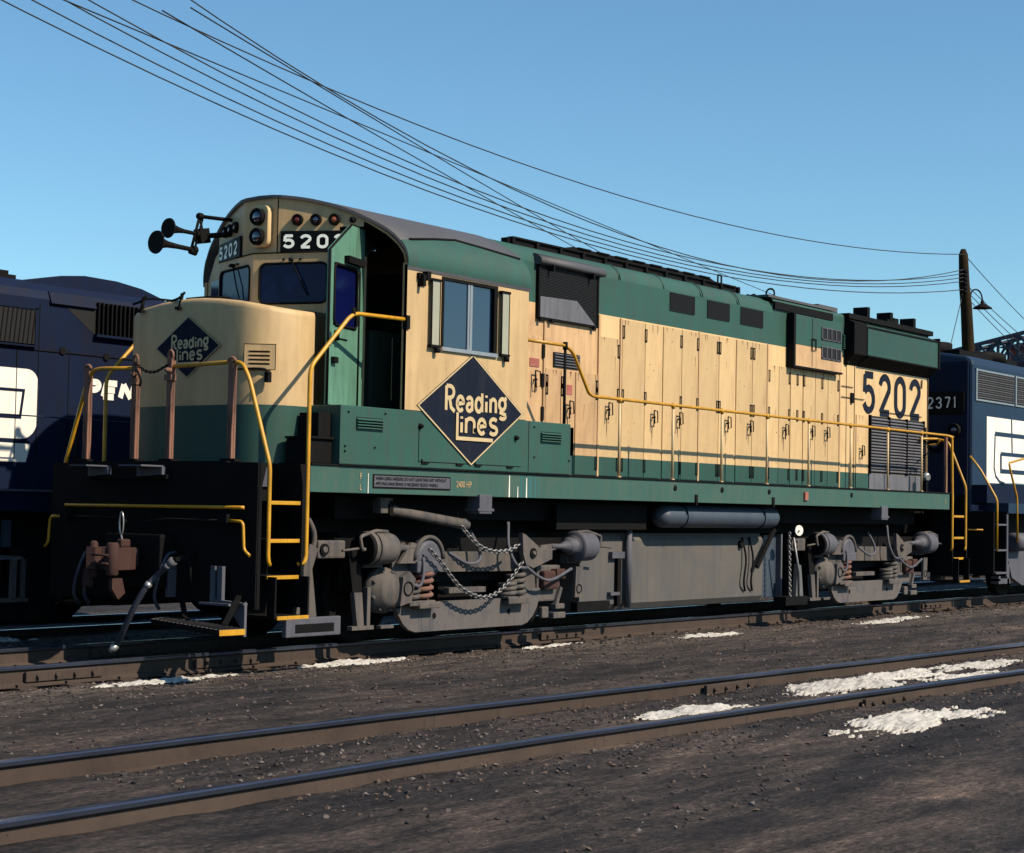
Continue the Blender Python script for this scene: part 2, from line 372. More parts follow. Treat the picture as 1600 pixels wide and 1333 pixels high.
# --- cab
RP = [(1.52, 3.90), (1.525, 3.97), (1.50, 4.08), (1.44, 4.18), (1.33, 4.29), (1.15, 4.40), (.9, 4.52), (.6, 4.61), (.3, 4.655), (0, 4.67)]
_q = bez([Vector((y, z, 0)) for y, z in RP], 3); RP = [(q.x, q.y) for q in _q]
prof = [(-y, z) for y, z in RP] + [(y, z) for y, z in RP[::-1][1:]]
def xfront(y): y = abs(y); return 1.27 + y * .36 if y < .84 else 1.572 + (y - .84) * .70
def xface(y): return xfront(y) + .035
def xhead(y): return 1.42 + .51 * max(0, abs(y) - .25)
def xroof(y): return xhead(y) - .035
# roof shell
mb = MB().use('roof', True)
def roofring(x, dz=0): return [mb.bm.verts.new((x if x is not None else xroof(y), y * 1.004, z + dz)) for y, z in prof]
def skin2(a, b):
    for i in range(len(a) - 1): mb.f([a[i], a[i + 1], b[i + 1], b[i]])
o0 = roofring(None, .012); o1 = roofring(2.15, .012); o2 = roofring(3.2, .012); o3 = roofring(4.16, .012)
skin2(o0, o1); skin2(o1, o2); skin2(o2, o3)
i0 = roofring(None, -.02); i3 = roofring(4.16, -.02); skin2(i0, i3); mb.sm = False; skin2(o0, i0); skin2(o3, i3)
roof = mb.build('cab_roof', loco)
# green roof shoulders below the drip strip (proud skin following the curve)
def profz(t):  # t = arclength param along near side from eave
    k = min(int(t), len(RP) - 2); f = t - k; a, b = RP[k], RP[k + 1]; return (a[0] + (b[0] - a[0]) * f, a[1] + (b[1] - a[1]) * f)
for sgn, nm in ((-1, 'near'), (1, 'far')):
    mb = MB().use('green', True)
    st = [(1.99, 2.9), (2.15, 3.1), (2.6, 3.7), (3.05, 4.2), (3.5, 3.9), (4.1, 3.45), (4.158, 3.4)]
    prev = None
    for x, tm in [(a, b * 3) for a, b in st]:
        row = []
        for k in range(9):
            y, z = profz(tm * k / 8); row.append(mb.bm.verts.new((max(x, xroof(y) + .002), sgn * (y * 1.004 + .006), z + .017)))
        if prev: skin2(prev, row)
        prev = row
    mb.use('black'); mb.tube([(x, sgn * (profz(tm)[0] * 1.004 + .008), profz(tm)[1] + .02) for x, tm in [(a, b * 3) for a, b in st[1:-1]]], .015, 6)
    mb.build('roof_shoulder', roof)
# front fascia above the windscreens: V plan plus flat centre
def facepanel(mb, y0, y1, zlo, n=10, off=0.):
    ys = [y0 + (y1 - y0) * k / n for k in range(n + 1)]
    def rz(y):
        y = abs(y)
        for (a, za), (b, zb) in zip(RP, RP[1:]):
            if b <= y <= a and a > b: return zb + (za - zb) * (y - b) / (a - b)
        return 3.9
    for a, b in zip(ys, ys[1:]):
        mb.poly([(xhead(a) + off, a, zlo), (xhead(b) + off, b, zlo), (xhead(b) + off, b, rz(b) - .005), (xhead(a) + off, a, rz(a) - .005)])
cabwall = MB().use('cream')
facepanel(cabwall, -.85, .85, 4.06, 34, 0); facepanel(cabwall, -1.08, -.85, 4.33, 4, 0); facepanel(cabwall, .85, 1.08, 4.0, 4, 0)
# windscreen walls with openings
WS = []   # (ya, yb, z0, z1) openings
for sg in (-1, 1):
    def wq(ya, yb, z0, z1, off=.02): cabwall.poly([(xface(ya) + off, sg * ya, z0), (xface(yb) + off, sg * yb, z0), (xface(yb) + off, sg * yb, z1), (xface(ya) + off, sg * ya, z1)])
    wq(0, .075, 3.40, 4.06); wq(.795, .84, 3.40, 4.06); wq(.075, .795, 3.40, 3.53); wq(.075, .795, 3.945, 4.06)
cabwall.use('cream')
for sg in (-1, 1):
    for yy in ((.0, .84),):
        cabwall.poly([(xface(0) + .02, 0, 4.06), (xface(.84) + .02, sg * .84, 4.06), (xhead(.84), sg * .84, 4.06), (xhead(.25), sg * .25, 4.06), (xhead(0), 0, 4.06)])
    # return wall from windscreen corner back to door jamb
    cabwall.poly([(xface(.84) + .02, sg * .84, 1.9), (2.10, sg * .90, 1.9), (2.10, sg * .90, 4.058), (xface(.84) + .02, sg * .84, 4.058)])
# below windscreens down to nose top
cabwall.poly([(xface(0) + .02, 0, 2.0), (xface(.84) + .02, -.84, 2.0), (xface(.84) + .02, -.84, 3.40), (xface(0) + .02, 0, 3.40)])
cabwall.poly([(xface(0) + .02, 0, 2.0), (xface(.84) + .02, .84, 2.0), (xface(.84) + .02, .84, 3.40), (xface(0) + .02, 0, 3.40)])
# side walls with window openings; rear wall; corner posts
for sg in (-1, 1):
    y0, y1 = sg * 1.52, sg * 1.48
    for x0, x1, z0, z1 in ((2.045, 2.60, 2.43, 3.93), (3.56, 4.14, 2.43, 3.93), (2.60, 3.56, 2.43, 3.11), (2.60, 3.56, 3.87, 3.93)): cabwall.box(x0, x1, y0, y1, z0, z1)
cabwall.prism([(-1.5, 2.0), (1.5, 2.0), (1.5, 3.95), (1.3, 4.27), (.9, 4.49), (0, 4.63), (-.9, 4.49), (-1.3, 4.27), (-1.5, 3.95)], 'x', 4.10, 4.14)
cabwall = cabwall.build('cab_wall', loco)
# door frame rim along the roof curve at the open doorway, near side, and floor
mb = MB().use('cream_old')
mb.box(2.045, 2.085, -1.518, -1.455, 2.43, 3.95)
rp = [(-1.49, 3.95), (-1.47, 4.05), (-1.41, 4.15), (-1.30, 4.26), (-1.12, 4.38), (-.90, 4.49)]
mb.tube([(xhead(y) + .01, y, z) for y, z in rp], .018, 6)
mb.build('door_frame', cabwall)
mb = MB().use('void'); mb.box(1.64, 4.09, -1.47, 1.47, 2.36, 2.40); mb.build('cab_floor', loco)
mb = MB().use('interior')   # cab interior: seat, control stand, inner rear wall, lining
mb.box(4.05, 4.095, -1.45, 1.45, 2.41, 4.2); mb.box(2.8, 3.3, -1.25, -.8, 2.41, 2.86, .03); mb.box(3.25, 3.35, -1.25, -.8, 2.86, 3.4, .03); mb.box(2.2, 2.7, -.9, -.1, 2.41, 3.3, .03)
mb.box(2.12, 2.16, -.86, -.1, 2.41, 4.3); mb.box(2.8, 3.3, .8, 1.25, 2.41, 2.86, .03)
mb.build('cab_interior', loco)
# far-side door (closed), in the doorway
mb = MB().use('cream'); a, b = Vector((1.80, .93, 0)), Vector((2.05, 1.46, 0)); up = Vector((0, 0, 1))
A = [a + up * 2.42, b + up * 2.42, b + up * 3.93, a.lerp(b, .6) + up * 4.18, a + up * 4.33]; off = Vector((.045, -.02, 0))
mb.poly(A); mb.poly([q + off for q in A])
for k in range(5): mb.poly([A[k], A[(k + 1) % 5], A[(k + 1) % 5] + off, A[k] + off])
fd = mb.build('side_door', loco)
mb = MB().use('glass'); Fd = Face(a.lerp(b, .5) + up * 3.62, (b - a), up)
if Fd.n.x > 0: Fd.n = -Fd.n
mb.obox(Fd.p(0, 0, .004), Fd.r, Fd.n, Fd.u, .16, .006, .30); mb.build('door_window', fd)
# windscreens
for sg in (-1, 1):
    a = Vector((xface(.435) + .02, sg * .435, 3.7375)); r = Vector((.36, sg * 1.0, 0)).normalized()
    if sg > 0: r = -r
    F = Face(a, r, (0, 0, 1)); hw, hh, rc = .385, .21, .07
    pl = []
    for cx, cy, a0 in ((hw - rc, hh - rc, 0), (-hw + rc, hh - rc, 90), (-hw + rc, -hh + rc, 180), (hw - rc, -hh + rc, 270)):
        pl += [(cx + rc * math.cos(R(a0 + t)), cy + rc * math.sin(R(a0 + t))) for t in (0, 22, 45, 68, 90)]
    if F.n.x > 0: F.n = -F.n
    mb = MB().use('glass'); mb.poly([F.p(*q, -.006) for q in pl]); ws = mb.build('windscreen', loco)
    # corner fillers + rubber gasket
    mb = MB().use('black', True); mb.tube([F.p(*q, .004) for q in pl], .012, 6, closed=True)
    mb.sm = False; mb.use('cream')
    for i, (cx, cy) in enumerate(((hw, hh), (-hw, hh), (-hw, -hh), (hw, -hh))):
        mb.poly([F.p(cx * 1.0, cy * 1.0, .001)] + [F.p(*q, .001) for q in pl[i * 5:(i + 1) * 5]])
    mb.build('window_gasket', ws)
    mb = MB().use('black'); mb.tube([F.p(-.02, .245, .02), F.p(.10, .02, .03), F.p(.17, -.13, .02)], .008, 5); mb.lathe(F.p(-.02, .245, -.0), F.p(-.02, .245, .06), [(0, .02), (.05, .02), (.06, .01)], 10)
    for q in (-.11, .08): mb.lathe(F.p(q, .25, 0), F.p(q, .25, .03), [(0, .012), (.03, .01)], 8)
    mb.build('wiper', ws)
    # number board
    r2 = Vector((.51, sg * 1.0, 0)).normalized() * (-1 if sg > 0 else 1)
    F2 = Face(Vector((xhead(.64), sg * .64, 4.175)), r2, (0, 0, 1))
    if F2.n.x > 0: F2.n = -F2.n
    bw, bh = (.40, .115)
    mb = MB().use('board'); mb.obox(F2.p(0, 0, .015), F2.r, F2.n, F2.u, bw, .014, bh); nb = mb.build('number_board', loco, bevel=.03)
    mb = MB().use('boardnum'); F2.d = .032
    for k, ch in enumerate('5202'): glyph(mb, F2, ch, -.365 + k * .183, -.075, .125, .15, .031)
    mb.build('lettering', nb)
    # three classification lamps
    for k, lm in ((0, 'red'), (1, 'lens'), (2, 'amber')):
        q = F2.p(-.22 + k * .20, .23, 0)
        mb = MB().use('black'); mb.lathe(q, q + F2.n * .06, [(0, .062), (.03, .062), (.045, .055), (.045, .045), (.02, .045)], 20)
        mb.use(lm, True); mb.lathe(q, q + F2.n * .05, [(.01, .044), (.03, .038), (.042, .02), (.045, .0)], 16); mb.build('marker_lamp', loco)
# twin headlamp housing at the centre of the brow
mb = MB().use('cream', True)
def rbox(mb, x0, x1, hw, z0, z1, rc):
    pl = []
    for cy, cz, a0 in ((hw - rc, z1 - rc, 0), (-hw + rc, z1 - rc, 90), (-hw + rc, z0 + rc, 180), (hw - rc, z0 + rc, 270)):
        pl += [(cy + rc * math.cos(R(a0 + t)), cz + rc * math.sin(R(a0 + t))) for t in (0, 30, 60, 90)]
    mb.prism(pl, 'x', x0, x1)
rbox(mb, 1.345, 1.44, .125, 4.13, 4.57, .07)
for v in mb.bm.verts: v.co.y -= .05
hl = mb.build('headlight', loco)
for z in (4.235, 4.445):
    mb = MB().use('black'); mb.lathe((1.35, -.05, z), (1.23, -.05, z), [(0, .088), (.05, .092), (.065, .085), (.065, .072), (.03, .07)], 24)
    mb.use('lens', True); mb.lathe((1.35, -.05, z), (1.23, -.05, z), [(.025, .070), (.055, .06), (.068, .03), (.07, .0)], 20); mb.build('lamp', hl)
# centre seam and small fittings on the brow
mb = MB().use('black'); mb.box(1.412, 1.43, -.256, -.250, 4.06, 4.65); mb.box(xface(.84) - .01, xface(.84) + .03, -.848, -.838, 3.5, 4.05)
mb.tube([(xface(0) + .014, 0, 4.06), (xface(.84) + .014, -.84, 4.06)], .007, 5); mb.tube([(xface(0) + .014, 0, 4.06), (xface(.84) + .014, .84, 4.06)], .007, 5)
mb.lathe((1.80, -.98, 4.40), (1.72, -.98, 4.40), [(0, .03), (.04, .03), (.05, .02)], 10)
mb.build('brow_trim', cabwall)
# open cab door: hinged at the inner jamb, swung forward, green inside face
h, fr = Vector((1.95, -.98, 2.44)), Vector((1.175, -1.23, 2.44)); dr = (fr - h).normalized(); L_ = (fr - h).length
F = Face(h, -dr, (0, 0, 1))           # outward normal towards the near side
if F.n.y > 0: F.n = -F.n
F.r = dr
def dpoly(mb, pts, d0, d1):
    a = [F.p(*q, d0) for q in pts]; b = [F.p(*q, d1) for q in pts]; mb.poly(a); mb.poly(b[::-1])
    for i in range(len(a)): mb.poly([a[i], a[(i + 1) % len(a)], b[(i + 1) % len(a)], b[i]])
TOP = 1.88
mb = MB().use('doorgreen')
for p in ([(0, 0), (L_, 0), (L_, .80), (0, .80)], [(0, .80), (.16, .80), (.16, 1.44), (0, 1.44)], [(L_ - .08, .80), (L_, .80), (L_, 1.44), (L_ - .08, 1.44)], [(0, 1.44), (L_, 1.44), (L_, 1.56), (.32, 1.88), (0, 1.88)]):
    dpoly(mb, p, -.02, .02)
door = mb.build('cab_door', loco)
mb = MB().use('glass'); dpoly(mb, [(.16, .80), (L_ - .08, .80), (L_ - .08, 1.44), (.16, 1.44)], -.004, .004); dw = mb.build('door_window', door)
mb = MB().use('black'); rr = [(.17, .85), (.21, .81), (L_ - .13, .81), (L_ - .09, .85), (L_ - .09, 1.39), (L_ - .13, 1.43), (.21, 1.43), (.17, 1.39)]
mb.tube([F.p(*q, .022) for q in rr], .016, 6, closed=True); mb.build('window_gasket', dw)
mb = MB().use('black'); mb.tube([F.p(.12, -.0, .025), F.p(.12, 1.42, .025)], .012, 5); mb.tube([F.p(L_, 0, .01), F.p(L_, 1.56, .01), F.p(.32, 1.88, .01), F.p(0, 1.88, .01)], .014, 6)
mb.obox(F.p(L_ - .14, .70, .04), F.r, F.n, F.u, .03, .015, .05); mb.tube([F.p(L_ - .12, .68, .03), F.p(L_ - .12, .66, .09), F.p(L_ - .26, .66, .09)], .012, 6)
mb.obox(F.p(L_ - .10, .45, .04), F.r, F.n, F.u, .05, .02, .03); mb.obox(F.p(.30, 1.50, .05), F.r, F.n, F.u, .2, .03, .035)
mb.build('door_handle', door)
# side windows, sashes, wind deflectors
for sg in (-1, 1):
    y = sg * 1.52
    mb = MB().use('black'); fy0, fy1 = y + sg * .012, y - sg * .05
    for x0, x1, z0, z1 in ((2.60, 2.635, 3.11, 3.87), (3.50, 3.56, 3.11, 3.87), (2.635, 3.50, 3.835, 3.87)): mb.box(x0, x1, fy0, fy1, z0, z1)
    mb.use('silver'); mb.box(2.60, 3.56, y + sg * .03, y - sg * .03, 3.085, 3.125)
    wf = mb.build('side_window', loco)
    for x0, x1, yy in ((2.635, 3.08, .008), (3.08, 3.50, .022)):
        g = MB().use('sideglass'); g.box(x0 + .012, x1 - .02, y - sg * yy, y - sg * (yy + .006), 3.135, 3.83); g.build('glass_pane', wf)
    mb = MB().use('silver'); mb.box(3.045, 3.075, y + sg * .004, y - sg * .018, 3.125, 3.835); mb.box(3.074, 3.086, y - sg * .002, y - sg * .014, 3.125, 3.835); mb.box(3.085, 3.125, y + sg * .004, y - sg * .02, 3.125, 3.835)
    mb.build('sash', wf)
    if sg < 0:
        for x in (2.40, 3.60):
            mb = MB().use('deflect'); mb.box(x, x + .12, y - .045, y - .038, 3.13, 3.80)
            mb.use('black'); mb.box(x - .02, x + .14, y - .055, y, 3.80, 3.825); mb.box(x - .02, x + .14, y - .055, y, 3.105, 3.13); mb.tube([(x - .005, y - .045, 3.12), (x - .005, y - .045, 3.81)], .007, 5); mb.tube([(x + .125, y - .045, 3.12), (x + .125, y - .045, 3.81)], .007, 5)
            mb.lathe((x + .1, y - .04, 3.05), (x + .1, y - .04, 3.11), [(0, .03), (.05, .03)], 8); mb.build('wind_deflector', loco)
mb = MB().use('black'); mb.box(2.19, 2.30, -1.56, -1.52, 3.80, 3.86); mb.box(2.21, 2.25, -1.60, -1.52, 3.72, 3.84); mb.box(2.27, 2.33, -1.60, -1.53, 3.79, 3.88); mb.build('cab_bracket', loco)
# lower side box (battery box), green, runs from ahead of the cab to behind it
mb = MB().use('green')
mb.box(1.09, 5.01, -1.515, -1.10, ZD + .02, 2.425, .008)
bb = mb.build('battery_box', loco)
mb = MB().use('green'); mb.box(1.09, 4.2, 1.10, 1.515, ZD + .02, 2.425, .008); mb.build('battery_box', loco)
mb = MB().use('green'); mb.box(1.08, 2.0, -1.1, 1.1, ZD + .02, 2.36); mb.build('walkway_riser', loco)
mb = MB().use('black')
for x0, x1 in ((2.28, 3.17), (3.17, 4.05)):
    for a, b, c_, d_ in ((x0, x0 + .008, 1.90, 2.30), (x0, x1, 1.90, 1.907)): mb.box(a, b, -1.519, -1.51, c_, d_)
    mb.box(x0 + .05, x0 + .16, -1.535, -1.51, 1.885, 1.90); mb.box(x0 + .05, x0 + .06, -1.53, -1.51, 1.885, 1.93)
    mb.box(x0 + .62, x0 + .73, -1.535, -1.51, 1.885, 1.90)
    mb.lathe((x0 + .02, -1.51, 2.27), (x0 + .02, -1.56, 2.27), [(0, .03), (.02, .03), (.05, .015)], 8)
mb.lathe((3.95, -1.51, 2.22), (3.95, -1.56, 2.22), [(0, .03), (.02, .03), (.05, .015)], 8)
mb.box(4.19, 4.196, -1.519, -1.51, 1.85, 2.42); mb.box(1.09, 5.01, -1.525, -1.51, 1.825, 1.838)
for x, z in ((1.2, 2.36), (1.75, 2.37), (1.16, 2.02), (1.16, 1.97), (1.6, 2.02), (4.98, 2.0), (4.3, 2.02), (4.29, 2.36)): mb.lathe((x, -1.51, z), (x, -1.53, z), [(0, .012), (.02, .009)], 6)
mb.build('box_door', bb)
for x0 in (1.32, 4.42):
    mb = MB().use('black'); mb.box(x0, x0 + .40, -1.518, -1.512, 2.20, 2.315); mb.use('green')
    for k in range(4): mb.prism([(-1.517, 2.205 + k * .028), (-1.545, 2.203 + k * .028), (-1.517, 2.224 + k * .028)], 'x', x0, x0 + .40)
    mb.build('louvre', bb)
diamond((3.15, -1.522, 2.487), (1, 0, 0), (0, 0, 1), 1.0, loco)
# dark step boxes ahead of the battery box
mb = MB().use('black'); mb.box(.72, 1.08, -1.42, -1.14, ZD + .02, 2.08, .01); mb.box(.70, 1.085, -1.45, -1.14, 2.08, 2.10); mb.box(.90, 1.085, -1.40, -1.14, 2.10, 2.34); mb.build('cab_step', loco)

# --- sill, deck, frame
mb = MB().use('sillgreen'); mb.box(.70, 15.95, -1.50, -1.46, ZB, ZD, .006); sill = mb.build('side_sill', loco); mb = MB().use('sillgreen'); mb.box(.70, 15.95, 1.46, 1.50, ZB, ZD, .006); mb.build('side_sill', loco)
mb = MB().use('black'); mb.box(.70, 15.97, -1.515, 1.515, ZD, ZD + .018); mb.box(.02, .70, -1.05, 1.05, ZD - .01, ZD + .014); mb.box(15.97, 16.7, -1.05, 1.05, ZD - .01, ZD + .014)
mb.box(0.06, 16.66, -.75, .75, 1.15, 1.62); mb.box(1.5, 15.5, -1.08, 1.08, 1.30, 1.52); mb.box(5.2, 7.15, -1.20, -1.07, 1.20, 1.50)  # last box is an added beam that casts shade on the fuel tank
mb.build('underframe', loco)
for x in (3.42, 13.42):
    mb = MB().use('grimeb'); mb.box(x - .11, x + .11, -1.53, -1.35, 1.37, 1.58, .01); mb.box(x - .14, x + .14, -1.535, -1.35, 1.40, 1.43); mb.build('sill_bracket', sill)
for x in (7.34, 8.51, 9.79, 12.32): mb = MB().use('black'); mb.lathe((x, -1.49, 1.735), (x, -1.512, 1.735), [(0, .036), (.02, .036), (.022, .02)], 16); mb.build('jacking_hole', sill)
mb = MB().use('label'); mb.box(10.80, 10.90, -1.53, -1.495, 1.63, 1.75, .008); mb.build('sill_fitting', sill)
mb = MB().use('black'); mb.box(1.60, 2.83, -1.508, -1.50, 1.615, 1.755); mb.use('grimeb'); mb.box(1.615, 2.815, -1.511, -1.506, 1.63, 1.74)
pl = mb.build('builders_notice_plate', sill)
text_mesh('lettering', 'WHEN USING SANDERS, DO NOT LEAVE THIS UNIT WITHOUT', Face((1.63, -1.513, 1.698), (1, 0, 0), (0, 0, 1)), .046, 'black', pl, .86, .0006)
text_mesh('lettering', 'APPLYING HAND BRAKE. IF NECESSARY BLOCK WHEELS.', Face((1.63, -1.513, 1.646), (1, 0, 0), (0, 0, 1)), .046, 'black', pl, .84, .0006)
text_mesh('lettering', '2400 HP', Face((2.93, -1.504, 1.65), (1, 0, 0), (0, 0, 1)), .095, 'tan', sill, .78, .001)
text_mesh('lettering', 'F', Face((1.40, -1.504, 1.70), (1, 0, 0), (0, 0, 1)), .085, 'tan', sill, .8, .001)
text_mesh('lettering', 'L', Face((1.40, -1.504, 1.59), (1, 0, 0), (0, 0, 1)), .085, 'tan', sill, .8, .001)
text_mesh('lettering', '2', Face((15.76, -1.504, 1.66), (1, 0, 0), (0, 0, 1)), .10, 'tan', sill, .8, .001)
mb = MB().use('white')
for x, w_, h_ in ((3.86, .022, .24), (4.02, .015, .12), (4.18, .02, .22), (1.53, .010, .2)): mb.prism([(x, 1.56), (x + w_, 1.56), (x + w_ * .8, 1.56 + h_), (x + w_ * .2, 1.56 + h_)], 'y', -1.5015, -1.499)
mb.use('tealstain')
for a, w_ in ((4.06, .05), (4.14, .03), (4.22, .07), (4.33, .04), (4.40, .03), (1.45, .05), (1.55, .03)): mb.prism([(a, 1.56), (a + w_, 1.56), (a + w_ * .9, 1.81), (a + .01, 1.80)], 'y', -1.5008, -1.499)
mb.build('paint_streaks', sill)

# --- long hood
HY = .87
hprof = [(HY, 1.84), (HY, 4.38), (HY - .02, 4.46), (HY - .07, 4.53), (HY - .15, 4.58), (HY - .3, 4.615), (.3, 4.64), (0, 4.645)]
hp2 = [(-y, z) for y, z in hprof] + [(y, z) for y, z in hprof[::-1][1:]]
ZG = 3.90
def hood_section(mb, x0, x1, pr, ca='cream', cb='green'):
    # side below ZG cream, above green, below 2.10 green
    for sg in (-1, 1):
        y = sg * HY
        for z0, z1, c in ((1.84, 2.105, cb), (2.105, ZG, ca), (ZG, pr[1][1], cb)):
            mb.use(c); mb.poly([(x0, y, z0), (x1, y, z0), (x1, y, z1), (x0, y, z1)])
    mb.use(cb, True); k = len(pr); A = [mb.bm.verts.new((x0, y, z)) for y, z in pr]; B = [mb.bm.verts.new((x1, y, z)) for y, z in pr]
    for i in range(1, k - 2): mb.f([A[i], A[i + 1], B[i + 1], B[i]])
mb = MB()
hood_section(mb, 4.14, 6.48, hp2, 'cream_old'); hood_section(mb, 6.48, 11.0, hp2)
boxp = [(HY, 1.84), (HY, 4.52), (HY - .01, 4.56), (HY - .04, 4.585), (HY - .3, 4.60), (0, 4.62)]; bp2 = [(-y, z) for y, z in boxp] + [(y, z) for y, z in boxp[::-1][1:]]
hood_section(mb, 11.0, 16.48, bp2)
mb.use('cream'); mb.prism([(-HY, 1.84), (HY, 1.84), (HY, 4.52), (.3, 4.6), (-.3, 4.6), (-HY, 4.52)], 'x', 16.44, 16.485)
mb.use('green'); mb.prism([(-HY + .01, 4.3), (HY - .01, 4.3), (HY - .01, 4.51), (.3, 4.595), (-.3, 4.595), (-HY + .01, 4.51)], 'x', 10.99, 11.0)
hood = mb.build('long_hood', loco)
# roof seams & ribs
mb = MB().use('green')
for x in (6.93, 8.0, 8.95, 9.95):
    mb.tube([(x, y, z + .004) for y, z in hp2[1:-1]], .012, 5)
mb.use('black'); 
for x in (6.96, 9.0, 10.0): mb.tube([(x, y, z + .002) for y, z in hp2[1:-1]], .008, 5)
mb.build('roof_seam', hood)
# doors
seams = [6.51, 6.98, 7.55, 7.98, 8.46, 8.91, 9.44, 9.90, 10.38, 10.83, 11.17, 11.51, 11.91, 12.32, 12.74, 13.14, 13.71, 14.18]
def P_handle(mb, x, z, y=-.885, s=1.):
    mb.tube([(x, y, z), (x, y - .05, z + .005)], .012, 6)
    mb.tube([(x + a * s, y - .05, z + b * s) for a, b in ((-.03, .09), (.05, .085), (.06, -.06), (-.01, -.075), (-.03, .09))], .009, 6)
    mb.tube([(x - .03 * s, y - .05, z + .09 * s), (x - .035 * s, y - .05, z - .13 * s)], .009, 6)
rs = random.Random(11)
def hood_door(x0, x1, zt, color, hx, hz, hinge, zb=1.87, top2=None):
    """one tall engine-room door; the green band is painted across its foot"""
    mb = MB(); g = .007; y0, y1 = -HY - .014, -HY + .004
    zs = [zb, 2.105] + ([ZG, zt] if zt > ZG else [zt]); cs = ['green', color] + (['green'] if zt > ZG else [])
    for (a, b), c in zip(zip(zs, zs[1:]), cs):
        mb.use(c); mb.box(x0 + g, x1 - g, y0, y1, a, b)
    def streak(x, z, l, w, m):
        mb.use(m); k = 6; a = []; b = []
        for i in range(k + 1):
            t = i / k; ww = w * (1 - t) ** .7 * rs.uniform(.6, 1.2) + .001; dx = rs.uniform(-.003, .003); a.append((x + dx - ww, y0 - .0012, z - l * t)); b.append((x + dx + ww, y0 - .0012, z - l * t))
        mb.poly(a + b[::-1])
    for _ in range(rs.randint(0, 2)): streak(rs.uniform(x0 + .05, x1 - .05), rs.uniform(2.6, zt - .1), rs.uniform(.06, .22), rs.uniform(.003, .009), 'stain')
    if hx is not None: streak(hx, hz - .1, rs.uniform(.1, .3), .012, 'stain2')
    for _ in range(rs.randint(2, 6)):
        cx, cz, rr = rs.uniform(x0 + .03, x1 - .03), rs.uniform(2.15, zt - .05), rs.uniform(.003, .012); mb.use('stain2'); mb.poly([(cx + rr * rs.uniform(.5, 1.3) * math.cos(q), y0 - .0016, cz + rr * rs.uniform(.5, 1.3) * math.sin(q)) for q in (0, 1, 2, 3, 4.1, 5.2)])
    for _ in range(2): streak(rs.uniform(x0 + .05, x1 - .05), zt - .005, rs.uniform(.03, .12), .014, 'stain')
    d = mb.build('engine_door', loco)
    if hx is not None: m2 = MB().use('black'); P_handle(m2, hx, hz); m2.build('handle', d)
    for z in (2.02, 2.90, min(zt - .16, 3.75)):
        if hinge is None: break
        m2 = MB().use('black'); m2.box(hinge - .026, hinge + .026, y0 - .008, y0, z - .085, z + .085)
        m2.use(color if z > 2.1 else 'green'); m2.box(hinge - .014, hinge + .014, y0 - .012, y0 - .007, z - .065, z + .065)
        m2.use('black'); m2.tube([(hinge, y0 - .014, z - .07), (hinge, y0 - .014, z + .07)], .006, 5); m2.build('hinge', d)
    return d
doors = [(6.51, 6.95, 3.62, 6.68, 2.70, 6.93), (7.01, 7.55, 3.88, None, 0, 7.03), (7.55, 7.96, 3.88, 7.74, 2.66, 7.56), (7.99, 8.46, 3.88, 8.37, 2.67, 8.44), (8.46, 8.89, 3.88, None, 0, 8.87),
         (8.93, 9.44, 3.88, None, 0, 9.40), (9.44, 9.88, 3.88, 9.65, 2.68, 9.46), (9.92, 10.38, 3.88, 10.28, 2.66, 10.34), (10.38, 10.81, 3.88, None, 0, 10.42), (10.85, 11.17, 3.60, None, 0, 10.87),
         (11.17, 11.51, 3.60, 11.33, 2.66, 11.49), (11.53, 11.91, 3.60, None, 0, 11.74), (11.93, 12.32, 3.60, 12.17, 2.68, 11.95), (12.32, 12.74, 3.60, 12.66, 2.68, 12.54), (12.74, 13.12, 3.60, None, 0, 13.08), (13.72, 14.16, 3.03, 13.87, 2.45, None)]
for x0, x1, zt, hx, hz, hg in doors: hood_door(x0, x1, zt, 'cream', hx, hz, hg)
for x0, x1, zt, zb in ((5.36, 5.68, 3.13, 2.44), (5.68, 5.97, 3.13, 2.44), (5.99, 6.47, 3.13, 1.87)): hood_door(x0, x1, zt, 'cream_old', {5.36: None, 5.68: 5.83, 5.99: None}[x0], 2.67, {5.36: 5.38, 5.68: 5.70, 5.99: 6.45}[x0], zb=max(zb, 2.106) if zb > 2.2 else zb)
mb = MB().use('cream_old'); mb.box(4.2, 5.28, -HY - .012, -HY + .01, 2.44, 3.50); d = mb.build('engine_door', loco)
m2 = MB().use('black'); P_handle(m2, 5.12, 2.97, s=1.2); m2.build('handle', d)
for z in (2.5, 2.9, 3.25): m2 = MB().use('black'); m2.box(5.27, 5.32, -.90, -.88, z, z + .16); m2.build('hinge', d)
# dark grimy seams (narrow posts between door pairs)
for x in (5.33, 6.49, 6.98, 8.91, 10.83, 13.14): mb = MB().use('cream_old'); mb.box(x - .018, x + .018, -HY - .02, -HY, 1.86, 3.89 if x < 11 else 3.62); mb.build('hood_post', hood)
mb = MB().use('label'); mb.box(5.03, 5.22, -.890, -.884, 3.13, 3.23); mb.build('warning_label', hood); mb = MB().use('label'); mb.box(5.80, 5.91, -.890, -.886, 2.84, 2.96); mb.build('warning_label', hood)
mb = MB().use('mesh'); mb.box(5.52, 6.07, -.885, -.87, 3.16, 3.34)
for k in range(5): mb.use('louvre'); mb.box(5.53, 6.06, -.90, -.882, 3.175 + k * .034, 3.185 + k * .034)
mb.build('vent', hood)
